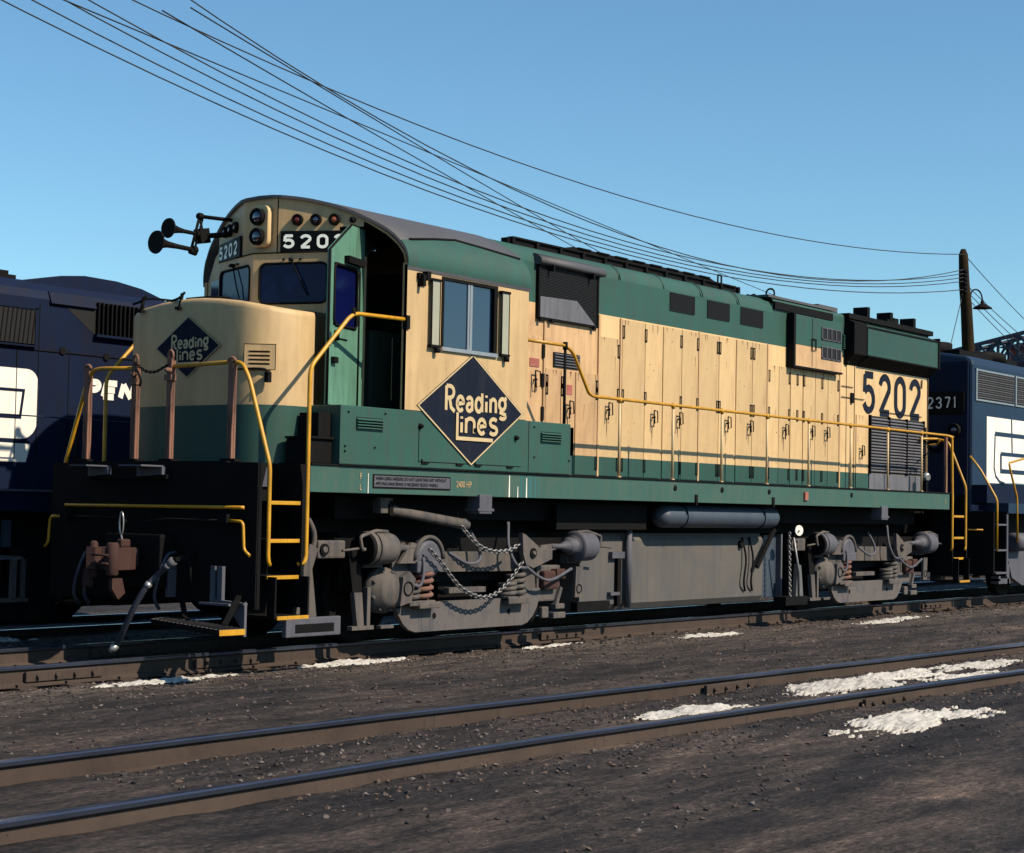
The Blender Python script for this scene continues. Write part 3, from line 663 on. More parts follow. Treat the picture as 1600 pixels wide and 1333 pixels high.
# big screened intake with triangular shutter
mb = MB().use('mesh'); mb.box(5.17, 6.42, -.90, -.86, 3.73, 4.37)
mb.use('black')
for k in range(34): mb.box(5.18, 6.41, -.905, -.898, 3.75 + k * .0185, 3.7555 + k * .0185)
for x in (5.16, 6.41): mb.box(x - .012, x + .012, -.915, -.86, 3.72, 4.38)
mb.box(5.15, 6.43, -.915, -.86, 3.71, 3.73)
mb.use('louvre'); mb.prism([(5.19, 3.735), (6.35, 3.735), (5.95, 4.0), (5.19, 3.98)], 'y', -.912, -.906)
mb.use('roof', True); mb.prism([(-.87, 4.36), (-.95, 4.36), (-.975, 4.39), (-.965, 4.43), (-.92, 4.47), (-.84, 4.50)], 'x', 5.12, 6.50)
mb.use('black'); 
for x in (5.35, 6.2): mb.box(x, x + .03, -.985, -.9, 4.30, 4.37)
for x in (5.17, 5.4, 6.3): mb.box(x, x + .05, -.93, -.9, 3.68, 3.73)
mb.build('intake_screen', hood)
for x0, x1 in ((8.15, 8.78), (9.12, 9.72), (10.04, 10.68)):
    mb = MB().use('mesh'); mb.box(x0, x1, -.884, -.86, 4.115, 4.36)
    mb.use('black')
    for k in range(12): mb.box(x0 + .01, x1 - .01, -.889, -.883, 4.13 + k * .0195, 4.136 + k * .0195)
    mb.build('side_screen', hood)
# roof gear: long dark gratings and fan ridge
mb = MB().use('black')
for y in (-.62, .55): mb.box(4.9, 10.4, y, y + .10, 4.60, 4.675); mb.box(5.0, 10.3, y - .03, y + .02, 4.675, 4.695)
for k in range(12): mb.box(4.95 + k * .49, 5.0 + k * .49, -.66, -.58, 4.60, 4.69)
mb.box(6.5, 10.15, -.45, .45, 4.62, 4.74, .02); mb.prism([(6.3, 4.66), (6.6, 4.80), (7.6, 4.80), (10.0, 4.80), (10.18, 4.76), (10.18, 4.66)], 'y', -.38, .38)
for k in range(8): mb.box(6.7 + k * .43, 6.98 + k * .43, -.40, .40, 4.79, 4.806)
mb.tube(fillet([(10.16, -.42, 4.74), (10.16, -.42, 4.86), (10.26, -.42, 4.86), (10.26, -.42, 4.66)], .03), .015, 6)
mb.box(10.2, 10.5, -.6, .5, 4.63, 4.68)
mb.build('roof_grating', hood)
mb = MB().use('roof'); mb.box(10.9, 13.0, -.84, .84, 4.60, 4.635); mb.box(12.75, 13.4, -.7, .3, 4.62, 4.70, .01); mb.box(13.3, 13.55, -.6, .2, 4.62, 4.66)
mb.use('black'); mb.tube([(11.28, -.66 + .07 * math.cos(a), 4.70 + .07 * math.sin(a)) for a in [k * math.pi / 6 for k in range(12)]], .015, 6, closed=True)
for k in range(4): mb.tube(bez([(10.8, -.6 + k * .1, 4.62), (11.0, -.55 + k * .1, 4.66), (11.2, -.5 + k * .1, 4.63)]), .012, 5)
mb.build('roof_hatch', hood)
# protruding shutter box
mb = MB(); x0, x1 = 11.42, 13.0
mb.use('green'); mb.box(x0, x1, -.985, -.86, 3.95, 4.40, .01); mb.use('cream_old'); mb.box(x0, x1, -.984, -.861, 3.63, 3.95)
mb.use('black'); mb.box(x0 - .012, x0 + .05, -.995, -.86, 3.60, 4.41); mb.box(x0, x1 + .01, -.992, -.86, 3.605, 3.635)
mb.box(11.0, 12.85, -.90, -.86, 4.43, 4.54)
mb.tube([(11.98, -1.0, 4.07), (11.98, -1.0, 3.90), (12.1, -1.0, 3.90), (12.1, -1.0, 4.07), (11.98, -1.0, 4.07)], .010, 5)
mb.box(12.0, 12.008, -.99, -.98, 3.65, 4.38)
sb = mb.build('shutter_box', hood)
for z0 in (3.80, 4.09):
    mb = MB().use('mesh'); mb.box(12.30, 12.96, -.990, -.975, z0, z0 + .19); mb.use('grimeb')
    for k in range(5): mb.box(12.30 + k * .155, 12.325 + k * .155, -1.0, -.985, z0, z0 + .19)
    mb.box(12.30, 12.95, -1.0, -.985, z0, z0 + .015); mb.box(12.30, 12.95, -.998, -.985, z0 + .175, z0 + .19); mb.build('screen', sb)
mb = MB().use('black'); mb.box(13.22, 13.44, -.882, -.868, 4.02, 4.26); mb.use('green')
for k in range(7): mb.box(13.22, 13.44, -.90, -.876, 4.03 + k * .033, 4.048 + k * .033)
mb.build('louvre', hood)
# radiator wings
for sg in (-1, 1):
    mb = MB().use('green')
    mb.prism([(sg * .865, 3.80), (sg * 1.06, 3.97), (sg * 1.06, 4.415), (sg * .98, 4.46), (sg * .865, 4.50)], 'x', 13.75, 16.47)
    mb.use('black'); mb.prism([(sg * .86, 3.79), (sg * 1.045, 3.955), (sg * 1.045, 4.45), (sg * .86, 4.53)], 'x', 13.30, 13.75)
    mb.prism([(sg * .86, 3.785), (sg * .862, 3.79), (sg * 1.062, 3.962), (sg * 1.066, 3.95)], 'x', 13.75, 16.47)  # black strip under the wing, the underside's shade put into its colour
    mb.box(13.76, 16.47, sg * 1.06, sg * 1.075, 4.40, 4.425); mb.box(16.45, 16.50, sg * .86, sg * 1.08, 3.94, 4.47)
    mb.build('radiator_wing', hood)
mb = MB().use('black'); mb.box(13.3, 16.5, -.95, .95, 4.52, 4.60)
for x, w_, h_ in ((14.25, .10, .20), (15.0, .10, .08), (15.12, .10, .20), (15.24, .20, .12), (16.02, .10, .19)): mb.box(x, x + w_, -.80, -.55, 4.60, 4.60 + h_)
mb.build('radiator_roof', hood)
# rear louvres
mb = MB().use('mesh'); mb.box(14.2, 16.28, -.878, -.865, 2.12, 3.04); mb.use('louvre')
for k in range(18): mb.prism([(-.876, 2.15 + k * .049), (-.905, 2.145 + k * .049), (-.908, 2.155 + k * .049), (-.876, 2.178 + k * .049)], 'x', 14.23, 16.26)
mb.use('black')
for x in (14.2, 14.90, 15.58, 16.26): mb.box(x - .012, x + .012, -.915, -.86, 2.10, 3.05)
mb.use('louvre'); mb.box(14.2, 16.3, -.885, -.86, 1.86, 2.11); mb.build('rear_louvre', hood)
mb = MB().use('black'); mb.box(16.30, 16.34, -.91, -.87, 2.15, 2.95); mb.box(13.52, 13.60, -.90, -.87, 3.20, 3.36); mb.lathe((13.35, -.87, 3.84), (13.35, -.94, 3.84), [(0, .06), (.03, .06), (.06, .03)], 12); mb.tube([(13.2, -.885, 3.28), (14.0, -.885, 3.28)], .006, 5)
mb.tube([(13.2, -.885, 3.45), (13.6, -.885, 3.45)], .006, 5); mb.tube([(14.6, -.885, 3.12), (16.2, -.885, 3.12)], .006, 5); mb.tube([(16.17, -.89, 3.6), (16.19, -.89, 3.75)], .012, 5); mb.box(13.66, 13.672, -.877, -.868, 1.87, 3.8); mb.box(13.38, 13.386, -.877, -.868, 1.87, 3.78)
mb.build('rear_fitting', hood)
# hood side numerals
mb = MB().use('navy'); F = Face((0, -HY, 0), (1, 0, 0), (0, 0, 1)); F.d = .006
for k, ch in enumerate('5202'): glyph(mb, F, ch, 13.96 + k * .585, 3.05, .45, .70, .115)
mb.build('road_number', hood)
# --- handrails
def stanchion(x, y=-1.48, zt=2.77, z0=ZD):
    mb = MB().use('creamline'); mb.cyl((x, y, z0), (x, y, zt), .017, 8); mb.box(x - .03, x + .03, y - .02, y + .02, z0, z0 + .03)
    mb.use('yellow'); mb.lathe((x, y, zt - .03), (x, y, zt + .045), [(0, .022), (.03, .03), (.06, .03), (.075, .015)], 8)
    return mb.build('stanchion', loco)
for sg in (-1, 1):
    y = sg * 1.48
    mb = MB().use('yellow')
    mb.tube(fillet([(4.16, y, 3.34), (4.93, y, 3.34), (5.08, y, 3.27), (5.42, y, 2.81), (5.52, y, 2.785), (6.0, y, 2.785), (15.9, y, 2.785), (16.12, y, 2.77)], .09), .020, 8)
    mb.build('handrail', loco)
    mb = MB().use('black'); mb.cyl((4.92, y, ZD if sg > 0 else 2.42), (4.92, y, 3.32), .018, 8); mb.lathe((4.92, y, 3.29), (4.92, y, 3.38), [(0, .03), (.09, .03)], 8); mb.build('stanchion', loco)
    for x in (6.08, 7.30, 8.52, 9.75, 10.98, 12.32, 13.61, 14.87): stanchion(x, y)
    mb = MB().use('postrust'); mb.box(15.80, 15.86, y - .02, y + .02, ZD, 2.76); mb.build('stanchion', loco)
    # front grab iron from the cab corner down to the step
    mb = MB().use('yellow'); mb.tube(fillet([(2.07, sg * 1.5, 3.36), (1.30, sg * 1.5, 3.345), (1.20, sg * 1.5, 3.30), (.66, sg * 1.5, 2.76), (.665, sg * 1.5, .93), (.64, sg * 1.5, .87), (.60, sg * 1.45, .86)], .10), .021, 8)
    mb.use('black'); mb.box(2.03, 2.08, sg * 1.51 - .03, sg * 1.51 + .03, 3.26, 3.40); mb.lathe((1.26, sg * 1.5, 3.29), (1.26, sg * 1.5, 3.40), [(0, .022), (.11, .022)], 8); mb.build('grab_rail', loco)
    # end rail to step
    yp = -.11 if sg < 0 else .40
    mb = MB().use('yellow'); mb.tube(fillet([(.15, yp, 2.775), (.15, sg * .97, 2.79), (.15, sg * 1.10, 2.775), (.15, sg * 1.20, 2.62), (.15, sg * 1.5, 1.80), (.155, sg * 1.5, .93), (.17, sg * 1.5, .87), (.22, sg * 1.46, .86)], .07), .021, 8); mb.build('grab_rail', loco)
    # rear rails
    mb = MB().use('yellow'); mb.tube(fillet([(15.9, sg * 1.48, 2.785), (16.06, sg * 1.49, 2.76), (16.07, sg * 1.5, 1.7), (16.07, sg * 1.5, .92), (16.09, sg * 1.47, .88)], .05), .021, 8); mb.build('grab_rail', loco)
    mb = MB().use('yellow'); mb.tube(fillet([(16.0, sg * .95, 2.74), (16.62, sg * .95, 2.77), (16.63, sg * 1.18, 2.72), (16.63, sg * 1.5, 1.95), (16.63, sg * 1.5, .93), (16.60, sg * 1.5, .88)], .08), .021, 8); mb.build('grab_rail', loco)
    mb = MB().use('yellow'); mb.tube([(16.48, sg * .9, 2.66), (16.62, sg * 1.0, 2.68), (16.0, sg * 1.3, 2.70)], .013, 6); mb.build('grab_rail', loco)
# front posts (bare rusty flats) and their chain
for y, z1, w_ in ((1.16, 2.80, .05), (.42, 2.83, .05), (-.10, 2.855, .045), (-.97, 2.80, .045)):
    mb = MB().use('postrust'); w_ *= .72; mb.box(.12, .15, y - w_, y + w_, ZD, z1); mb.box(.15, .17, y - w_ - .004, y - w_ + .008, ZD, z1 - .02)
    if z1 > 2.82:
        mb.tube([(.135, y + .035 * math.cos(a), z1 + .03 + .05 * math.sin(a)) for a in [k * math.pi / 6 for k in range(12)]], .014, 6, closed=True)
        mb.box(.10, .17, y - .05, y + .05, z1 - .22, z1 - .16); mb.lathe((.12, y - .02, z1 - .12), (.05, y - .02, z1 - .12), [(0, .025), (.05, .025), (.07, .012)], 8)
    else: mb.tube([(.135, y + .05 * math.cos(a), z1 - .01 + .04 * math.sin(a)) for a in [k * math.pi / 6 for k in range(7)]], .016, 6)
    mb.use('black'); mb.box(.09, .2, y - .09, y + .09, ZD + .01, ZD + .04); mb.build('end_post', loco)
mb = MB().use('black'); chain(mb, [(.12, .40, 2.82), (.12, .25, 2.74), (.12, .10, 2.73), (.12, -.08, 2.79)], .04, .006); mb.build('chain', loco)
mb = MB().use('black'); mb.tube(bez([(.10, .38, 2.78), (.02, .25, 2.72), (.0, .18, 2.64), (.01, .2, 2.58)]), .013, 6); mb.build('coupling_hook', loco)

# --- ends: pilot, steps, coupler
def end(x0, s):
    """x0 = outer face, s=+1 the body lies towards +x"""
    X_ = lambda a: x0 + s * a
    front = s > 0
    mb = MB().use('black'); mb.box(X_(0), X_(.05), -1.07, 1.07, .48, ZD)
    for sg in (-1, 1):
        mb.box(X_(.0), X_(.03), sg * 1.07, sg * 1.50, 1.60 if front else .5, ZD - .001); mb.box(X_(0), X_(.012), sg * 1.07, sg * 1.50, .45, 1.60)
        mb.prism([(X_(.02), .45), (X_(.06), .45), (X_(.06), 1.6), (X_(.12), ZD), (X_(.02), ZD)], 'y', sg * 1.49, sg * 1.50)
        mb.prism([(X_(.60), .45), (X_(.64), .45), (X_(.64), ZD), (X_(.56), ZD), (X_(.60), 1.62)], 'y', sg * 1.12, sg * 1.50)
        mb.box(X_(.05), X_(.62), sg * 1.10, sg * 1.12, .35, ZD)
    p = mb.build('pilot', loco)
    mb = MB().use('grimeb')
    for sg in (-1, 1):
        mb.box(X_(.1), X_(.52), sg * 1.13, sg * 1.15, 1.60, 1.79)
        for z in (.50, .86, 1.20): mb.box(X_(.30), X_(.345), sg * 1.13, sg * 1.15, z, z + .2)
    mb.build('step_backplate', p)
    for sg in (-1, 1):
        for z, yo in ((1.45, 1.50), (1.09, 1.50), (.745, 1.50), (.37, 1.62)):
            mb = MB().use('black'); xa, xb = (.155, .575) if z > .5 else (.18, .60)
            mb.box(X_(xa), X_(xb), sg * (yo - .02), sg * 1.14, z - .022, z + .012)
            mb.use('yellow'); mb.box(X_(xa), X_(xb), sg * yo, sg * (yo - .02), z - .022, z + .014, .004); mb.build('step_tread', loco)
        for a in (.16, .60): mb = MB().use('black'); mb.box(X_(a), X_(a + .02), sg * 1.5, sg * 1.6, .36, .75); mb.build('step_hanger', p)
    return p
pf = end(0, 1); pr_ = end(16.72, -1)
mb = MB().use('yellow'); mb.tube([(-.03, -1.36, 1.395), (-.05, -1.33, 1.395), (-.05, 1.22, 1.385), (-.0, 1.25, 1.385)], .017, 8); mb.build('grab_rail', pf)
for sg in (-1, 1):
    mb = MB().use('yellow'); mb.tube(fillet([(-.08, sg * 1.20, 1.27), (-.09, sg * 1.41, 1.265), (-.09, sg * 1.43, 1.0), (-.08, sg * 1.50, .95)], .05), .015, 7)
    mb.use('black'); mb.tube([(-.08, sg * 1.2, 1.27), (-.10, sg * .4, 1.27), (-.16, sg * .15, 1.24)], .014, 6); mb.box(-.12, .0, sg * 1.12, sg * 1.22, 1.25, 1.33); mb.build('uncoupling_lever', pf)
mb = MB().use('grimeb')
for y0, y1 in ((.56, .86), (-.25, .12)): mb.prism([(y0, 1.70), (y1, 1.68), (y1, 1.79), (y0, 1.775)], 'x', -.07, -.02); mb.box(-.32, -.02, y0 + .02, y1 - .02, 1.775, 1.79)
mb.use('black'); mb.box(-.06, .0, -.30, .9, 1.66, 1.70); mb.tube(fillet([(-.06, .40, 1.62), (-.08, .42, 1.55), (-.08, .36, 1.50), (-.06, .32, 1.56)], .03), .01, 6); mb.build('drop_plate', pf)
# coupler
mb = MB().use('rust')
mb.box(-.30, .05, -.10, .06, .80, .98, .03)
mb.prism([(-.28, .09), (-.28, -.15), (-.40, -.22), (-.55, -.25), (-.64, -.22), (-.66, -.15), (-.58, -.13), (-.50, -.06), (-.49, .0), (-.54, .05), (-.62, .04), (-.66, .12), (-.60, .19), (-.48, .18), (-.38, .14)], 'z', .78, .99)
mb.lathe((-.60, -.19, .72), (-.60, -.19, 1.04), [(0, .045), (.02, .06), (.30, .06), (.32, .045)], 12); mb.lathe((-.57, .12, .70), (-.57, .12, 1.05), [(0, .03), (.02, .04), (.33, .04), (.35, .02)], 10)
mb.use('black'); mb.prism([(-.495, -.03), (-.60, -.09), (-.62, -.15), (-.50, -.16)], 'z', .83, .94)
mb.use('rust'); mb.box(-.44, -.32, -.12, -.04, .99, 1.07, .02); mb.prism([(-.62, .70), (-.50, .70), (-.46, .56), (-.54, .50), (-.62, .6)], 'y', -.22, -.17); mb.prism([(-.62, .78), (-.56, .78), (-.57, .60), (-.64, .62)], 'y', .12, .20)
for z in (.84, .92): mb.tube([(-.665, -.2, z), (-.675, .02, z)], .012, 6)
mb.use('silver'); mb.tube([(-.36, -.02 + .03 * math.cos(a), 1.22 + .11 * math.sin(a)) for a in [k * math.pi / 6 for k in range(12)]], .008, 6, closed=True); mb.tube([(-.36, -.02, 1.11), (-.38, -.08, 1.0)], .01, 5)
mb.build('coupler', loco)
mb = MB().use('black'); mb.box(-.2, .0, -.4, .4, .60, 1.12, .02); mb.build('coupler_pocket', pf)
# hoses at the pilot
mb = MB().use('hose'); hp_ = bez([(-0.3,-0.628,0.831),(-0.3,-0.48,0.729),(-0.38,-0.422,0.619),(-0.42,-0.313,0.433),(-0.42,-0.167,0.201),(-0.4,-0.048,0.052)]); mb.tube(hp_, .030, 10)
mb.use('silver'); mb.lathe(hp_[10], hp_[12], [(0, .036), (.05, .036)], 10)
mb.lathe(hp_[-1], hp_[-1] + Vector((-.05, .03, -.06)), [(0, .035), (.05, .04), (.09, .02)], 8); mb.use('grimeb'); mb.lathe(hp_[0] + Vector((.05, -.03, .05)), hp_[3], [(0, .045), (.05, .045), (.06, .038), (.14, .036)], 10)
mb.use('black'); mb.tube([hp_[0] + Vector((.05, -.03, .05)), (-.05, -.66, .9), (.02, -.66, .95)], .03, 8); mb.tube([(-.12, -.72, .92), (-.13, -.76, .80), (-.14, -.77, .68)], .014, 6); mb.build('air_hose', loco)
for y in (.62, .78, -.42): 
    mb = MB().use('hose'); mb.tube(bez([(-.02, y, .95), (-.12, y, .92), (-.2, y + .02, .74), (-.2, y + .08, .52), (-.12, y + .1, .40)]), .018, 7); mb.build('air_hose', loco)
# footboard and its bracket
mb = MB().use('louvre'); FB = [[(-0.655,-2.055,0.33),(-0.94,-2.033,0.33),(-0.413,-0.544,0.33),(-0.037,-0.353,0.33)]]
FB = FB[0]; top = [Vector(p) for p in FB]
mb.f([mb.bm.verts.new(p) for p in top]); bot = [p - Vector((0, 0, .05)) for p in top]
mb.use('black'); mb.poly(bot[::-1])
for i in range(1, 4): mb.poly([top[i], top[(i + 1) % 4], bot[(i + 1) % 4], bot[i]])
mb.use('yellow'); mb.poly([top[0], top[1], bot[1], bot[0]])
mb.use('black')
for k in range(16):
    t = .03 + k * .06; a = top[1].lerp(top[2], t) + Vector((0, 0, .004)); b = top[0].lerp(top[3], t) + Vector((0, 0, .004)); mb.bar(a, b, .012, .008)
for t in (.25, .75): q = top[0].lerp(top[3], t); mb.bar(q, (.04, q.y + .35, .60), .05, .02)
mb.build('footboard', pf)
mb = MB().use('grimeb'); mb.box(-.10, -.03, -1.06, -1.00, .50, .84); mb.box(-.10, -.06, -1.16, -1.10, .50, .84); mb.box(-.10, 0, -.42, -.38, .52, .9)
mb.bar((-.08, -1.03, .52), (-.08, -1.46, .50), .05, .02); mb.bar((-.28, -1.06, .50), (-.28, -1.46, .50), .03, .02); mb.prism([(-1.46, .52), (-1.24, .48), (-1.46, .22)], 'x', -.09, -.07); mb.bar((-.08, -1.45, .5), (-.08, -1.45, .2), .03, .03)
mb.use('black'); mb.box(-.27, -.09, -1.42, -1.06, .495, .503); mb.build('footboard_bracket', pf)
# rail guard castings beside the first step, sander pipes
mb = MB().use('grimeb'); mb.box(.30, 1.05, -1.62, -1.56, .18, .36, .01); mb.use('black'); mb.box(.42, .95, -1.625, -1.60, .22, .30); mb.use('grime'); mb.prism([(.80, .3), (1.1, .3), (1.02, .8), (1.10, 1.0), (.98, 1.05), (.86, .7)], 'y', -1.25, -1.20); mb.tube(bez([(.95, -1.2, 1.35), (1.08, -1.2, 1.15), (1.05, -1.2, .95), (.88, -1.2, .72)]), .03, 8)
mb.build('rail_guard', loco)

# --- horns
HB = [(0.722,0.85,4.169),(1.235,0.85,4.155),(0.884,0.85,4.341),(1.274,0.85,4.334),(1.332,0.85,4.53),(1.225,0.85,4.161),(1.377,0.85,4.32),(1.614,0.85,4.508),(1.638,0.85,4.377)]
hn = None
for a, b, rb in ((HB[0], HB[1], .122), (HB[2], HB[3], .105)):
    a, b = Vector(a), Vector(b); L_ = (b - a).length
    mb = MB().use('black', True); mb.lathe(a, b, [(0, rb * .8), (0, rb), (.015, rb + .004), (.04, rb * .72), (.09, rb * .45), (.16, rb * .30), (L_ * .6, rb * .22), (L_, rb * .2)], 22)
    mb.lathe(b, b + (b - a).normalized() * .07, [(0, .04), (.02, .048), (.05, .048), (.07, .03)], 12)
    if hn is None:
        p5, p6, p7, p8, p9 = [Vector(q) for q in HB[4:9]]
        mb.tube([p6, p5], .016, 6); mb.tube([p6 + Vector((.05, 0, .01)), p5 + Vector((.05, 0, .0))], .012, 6); mb.obox(p7, (1, 0, .2), (0, 1, 0), (-.2, 0, 1), .07, .05, .08); mb.tube([p5, p8 + Vector((.1, -.25, 0))], .022, 7); mb.tube([p7, p9 + Vector((.1, -.25, 0))], .03, 7)
        mb.lathe(p5 + Vector((-.03, 0, 0)), p5 + Vector((.05, 0, 0)), [(0, .03), (.02, .04), (.06, .04), (.08, .02)], 8); mb.lathe(p6 + Vector((-.02, 0, -.03)), p6 + Vector((.06, 0, -.03)), [(0, .03), (.08, .04)], 8); mb.tube([p7 + Vector((0, 0, .05)), p5], .014, 6)
        hn = mb.build('horn', loco)
    else: mb.build('horn_trumpet', hn)

# --- trucks
def truck(xc, chained):
    T = lambda a: xc + a
    fr_ = None
    for y in (-1.22, 1.16):
        mb = MB().use('lowgrime')
        # drop frame with rounded bottom corners
        pts = [(T(-1.28), .50), (T(-1.26), .40), (T(-1.21), .30), (T(-1.13), .20), (T(-1.04), .135), (T(-.93), .105), (T(.96), .105), (T(1.06), .13), (T(1.16), .20), (T(1.24), .30), (T(1.29), .42), (T(1.30), .52), (T(1.17), .52), (T(.95), .42), (T(-.80), .42), (T(-1.02), .50)]
        mb.prism(pts, 'y', y, y + .06)
        mb.use('grime'); mb.prism([(T(-1.33), .50), (T(-1.02), .50), (T(-.95), .72), (T(-1.0), .95), (T(-1.12), 1.06), (T(-1.30), .98)], 'y', y + .01, y + .05)
        mb.prism([(T(.97), .44), (T(1.22), .52), (T(1.16), .98), (T(.92), .98)], 'y', y + .01, y + .05)
        mb.prism([(T(-1.0), .74), (T(1.1), .72), (T(1.1), .94), (T(-1.0), .96)], 'y', y + .04, y + .14)
        mb.use('black')
        if y < 0:
            for a in (-.62, .70): mb.lathe((T(a), y + .002, .27), (T(a), y - .004, .27), [(0, .035), (.006, .035)], 7)
        mb.use('grime'); mb.box(T(-.35), T(.30), y + .02, y + .10, .50, .56)
        if fr_ is None: fr_ = mb.build('truck', loco, bevel=.006)
        else: mb.build('side_frame', fr_, bevel=.006)
    mb = MB().use('black')
    mb.box(T(-1.7), T(1.8), -1.05, 1.05, .62, .74); mb.box(T(-1.8), T(1.9), -.9, .9, .55, 1.15); mb.box(T(-.3), T(.3), -1.0, 1.0, .3, .8); mb.box(T(-2.1), T(2.1), -1.12, -1.0, .9, 1.1); mb.box(T(-2.1), T(2.1), 1.0, 1.12, .9, 1.1)
    mb.build('bolster', fr_)
    for a in (-1.42, 1.42):
        mb = MB().use('black', False)
        for sg in (-1, 1): mb.lathe((T(a), sg * .68, .508), (T(a), sg * .83, .508), [(0, .54), (.03, .53), (.035, .508), (.11, .508), (.14, .50), (.15, .44), (.12, .40), (.10, .2), (.13, .12), (.15, .0)], 40)
        mb.cyl((T(a), -1.15, .508), (T(a), 1.15, .508), .08, 12); mb.build('wheelset', fr_)
    for y in (-1.2,):
        for a, big in ((-1.42, 1), (1.50, 0)):
            mb = MB().use('grime'); x = T(a)
            if big:
                mb.lathe((x, -1.10, .56), (x, -1.34, .56), [(0, .24), (.1, .24), (.12, .20), (.2, .17), (.22, .12), (.24, .02)], 22); mb.use('black'); mb.lathe((x + .1, -1.2, .53), (x + .1, -1.30, .53), [(0, .16), (.1, .16)], 16); mb.use('grime')
                for k in range(8): a_ = k * math.pi / 4 + .3; mb.lathe((x + .21 * math.cos(a_), -1.18, .56 + .21 * math.sin(a_)), (x + .21 * math.cos(a_), -1.25, .56 + .21 * math.sin(a_)), [(0, .022), (.07, .018)], 6)
                mb.prism([(x + .08, .40), (x + .26, .44), (x + .32, .68), (x + .22, .76), (x + .12, .70)], 'y', -1.36, -1.30)
                mb.use('black'); mb.tube([(x + .20 + .07 * math.cos(q), -1.365, .58 + .07 * math.sin(q)) for q in [k * math.pi / 8 for k in range(16)]], .008, 5, closed=True); mb.use('grime')
            else:
                mb.box(x - .24, x + .22, -1.20, -1.0, .36, .78, .02); mb.use('rust'); mb.box(x - .20, x + .10, -1.28, -1.18, .50, .72, .03); mb.box(x + .02, x + .2, -1.30, -1.2, .62, .74, .02); mb.use('grime')
                mb.prism([(x + .36, .40), (x + .50, .40), (x + .52, .76), (x + .38, .76)], 'y', -1.32, -1.28); mb.use('black'); mb.tube([(x + .44 + .05 * math.cos(q), -1.322, .50 + .05 * math.sin(q)) for q in [k * math.pi / 8 for k in range(16)]], .008, 5, closed=True)
                mb.use('grime'); mb.box(x - .18, x - .05, -1.24, -1.18, .17, .30, .015); mb.box(x + .02, x + .26, -1.26, -1.18, .16, .23, .01); mb.box(x + .06, x + .24, -1.26, -1.18, .27, .33, .01); mb.bar((x + .1, -1.22, .3), (x + .2, -1.22, .52), .04, .05)
            mb.build('journal_box', fr_)
        # coil springs
        for a, z0, z1, r, mm in ((-.84, .44, .74, .105, 'spring'), (-1.04, .44, .62, .10, 'grime'), (.82, .44, .70, .10, 'grime'), (.66, .44, .60, .09, 'grime')):
            mb = MB().use(mm); n = 4 if z1 > .65 else 3; N = n * 14
            mb.tube([(T(a) + r * math.cos(2 * math.pi * n * k / N), -1.22 + r * math.sin(2 * math.pi * n * k / N), z0 + (z1 - z0) * k / N) for k in range(N + 1)], .027, 7)
            mb.use('black'); mb.cyl((T(a), -1.22, z0), (T(a), -1.22, z1), .05, 10); mb.use('grime'); mb.box(T(a) - .11, T(a) + .11, -1.33, -1.12, z0 - .05, z0 + .005, .01); mb.build('coil_spring', fr_)
        # spring seats and arched casting above the left pair
        mb = MB().use('grime'); mb.box(T(-1.0), T(-.66), -1.34, -1.16, .36, .42, .012); mb.box(T(.55), T(.95), -1.34, -1.16, .36, .43, .012)
        mb.use('grimeb'); mb.lathe((T(-.82), -1.20, .88), (T(-.82), -1.32, .88), [(0, .22), (.08, .22), (.12, .17)], 22); mb.box(T(-1.04), T(-.62), -1.33, -1.18, .74, .86, .015)
        mb.use('grime'); mb.tube([(T(-.82) + .235 * math.cos(R(q)), -1.3, .88 + .235 * math.sin(R(q))) for q in range(0, 181, 15)], .025, 6)
        mb.build('spring_cap', fr_)
        # brake cylinders, rods, slack adjuster bracket
        for a, s in ((-1.60, 1), (2.00, -1)):
            x = T(a); z = 1.0
            mb = MB().use('grime' if s > 0 and chained else 'grimeb', True)
            q0 = (x - s * .22, -1.27, z); q1 = (x + s * .28, -1.27, z)
            if s > 0: pf_ = [(0, .10), (.0, .16), (.04, .175), (.08, .175), (.085, .165), (.34, .165), (.40, .15), (.43, .10), (.50, .07), (.52, .035), (.80, .03)]
            else: pf_ = [(0, .10), (.0, .15), (.03, .172), (.07, .175), (.28, .175), (.285, .185), (.33, .185), (.335, .15), (.36, .10), (.42, .09), (.44, .11), (.46, .08), (.56, .05), (.58, .035), (.80, .03)]
            mb.lathe(q0, q1, pf_, 28)
            mb.use('black'); mb.sm = False
            if s > 0: mb.lathe(q0, q1, [(-.02, .02), (-.02, .155), (.0, .165), (.09, .178), (.092, .165)], 28)
            mb.use('grime'); mb.tube(fillet([(x - s * .22, -1.30, z), (x - s * .32, -1.34, z - .02), (x - s * .36, -1.34, z + .12), (x - s * .1, -1.32, z + .18), (x + s * .1, -1.30, z + .17)], .04), .02, 6)
            mb.box(x - .06, x + .06, -1.42, -1.40, z - .02, z + .03); mb.box(x - .15, x + .15, -1.2, -1.1, z - .2, z + .1)
            mb.tube([(x - s * .36, -1.32, z), (x - s * .6, -1.32, z - .02)], .014, 6)
            mb.build('brake_cylinder', fr_)
        mb = MB().use('grime'); mb.prism([(T(.78), 1.16), (T(.84), 1.14), (T(1.14), .98), (T(1.36), .96), (T(1.36), .86), (T(1.22), .82), (T(1.0), .76), (T(.86), .80), (T(.80), .92)], 'y', -1.34, -1.28)
        mb.use('black'); mb.lathe((T(.98), -1.34, .93), (T(.98), -1.36, .93), [(0, .06), (.015, .06)], 14); mb.use('grime'); mb.lathe((T(.98), -1.345, .93), (T(.98), -1.38, .93), [(0, .03), (.03, .02)], 10)
        mb.bar((T(-.95), -1.28, 1.0), (T(-.75), -1.28, .92), .05, .06); mb.bar((T(1.2), -1.27, .98), (T(1.5), -1.27, 1.0), .04, .07)
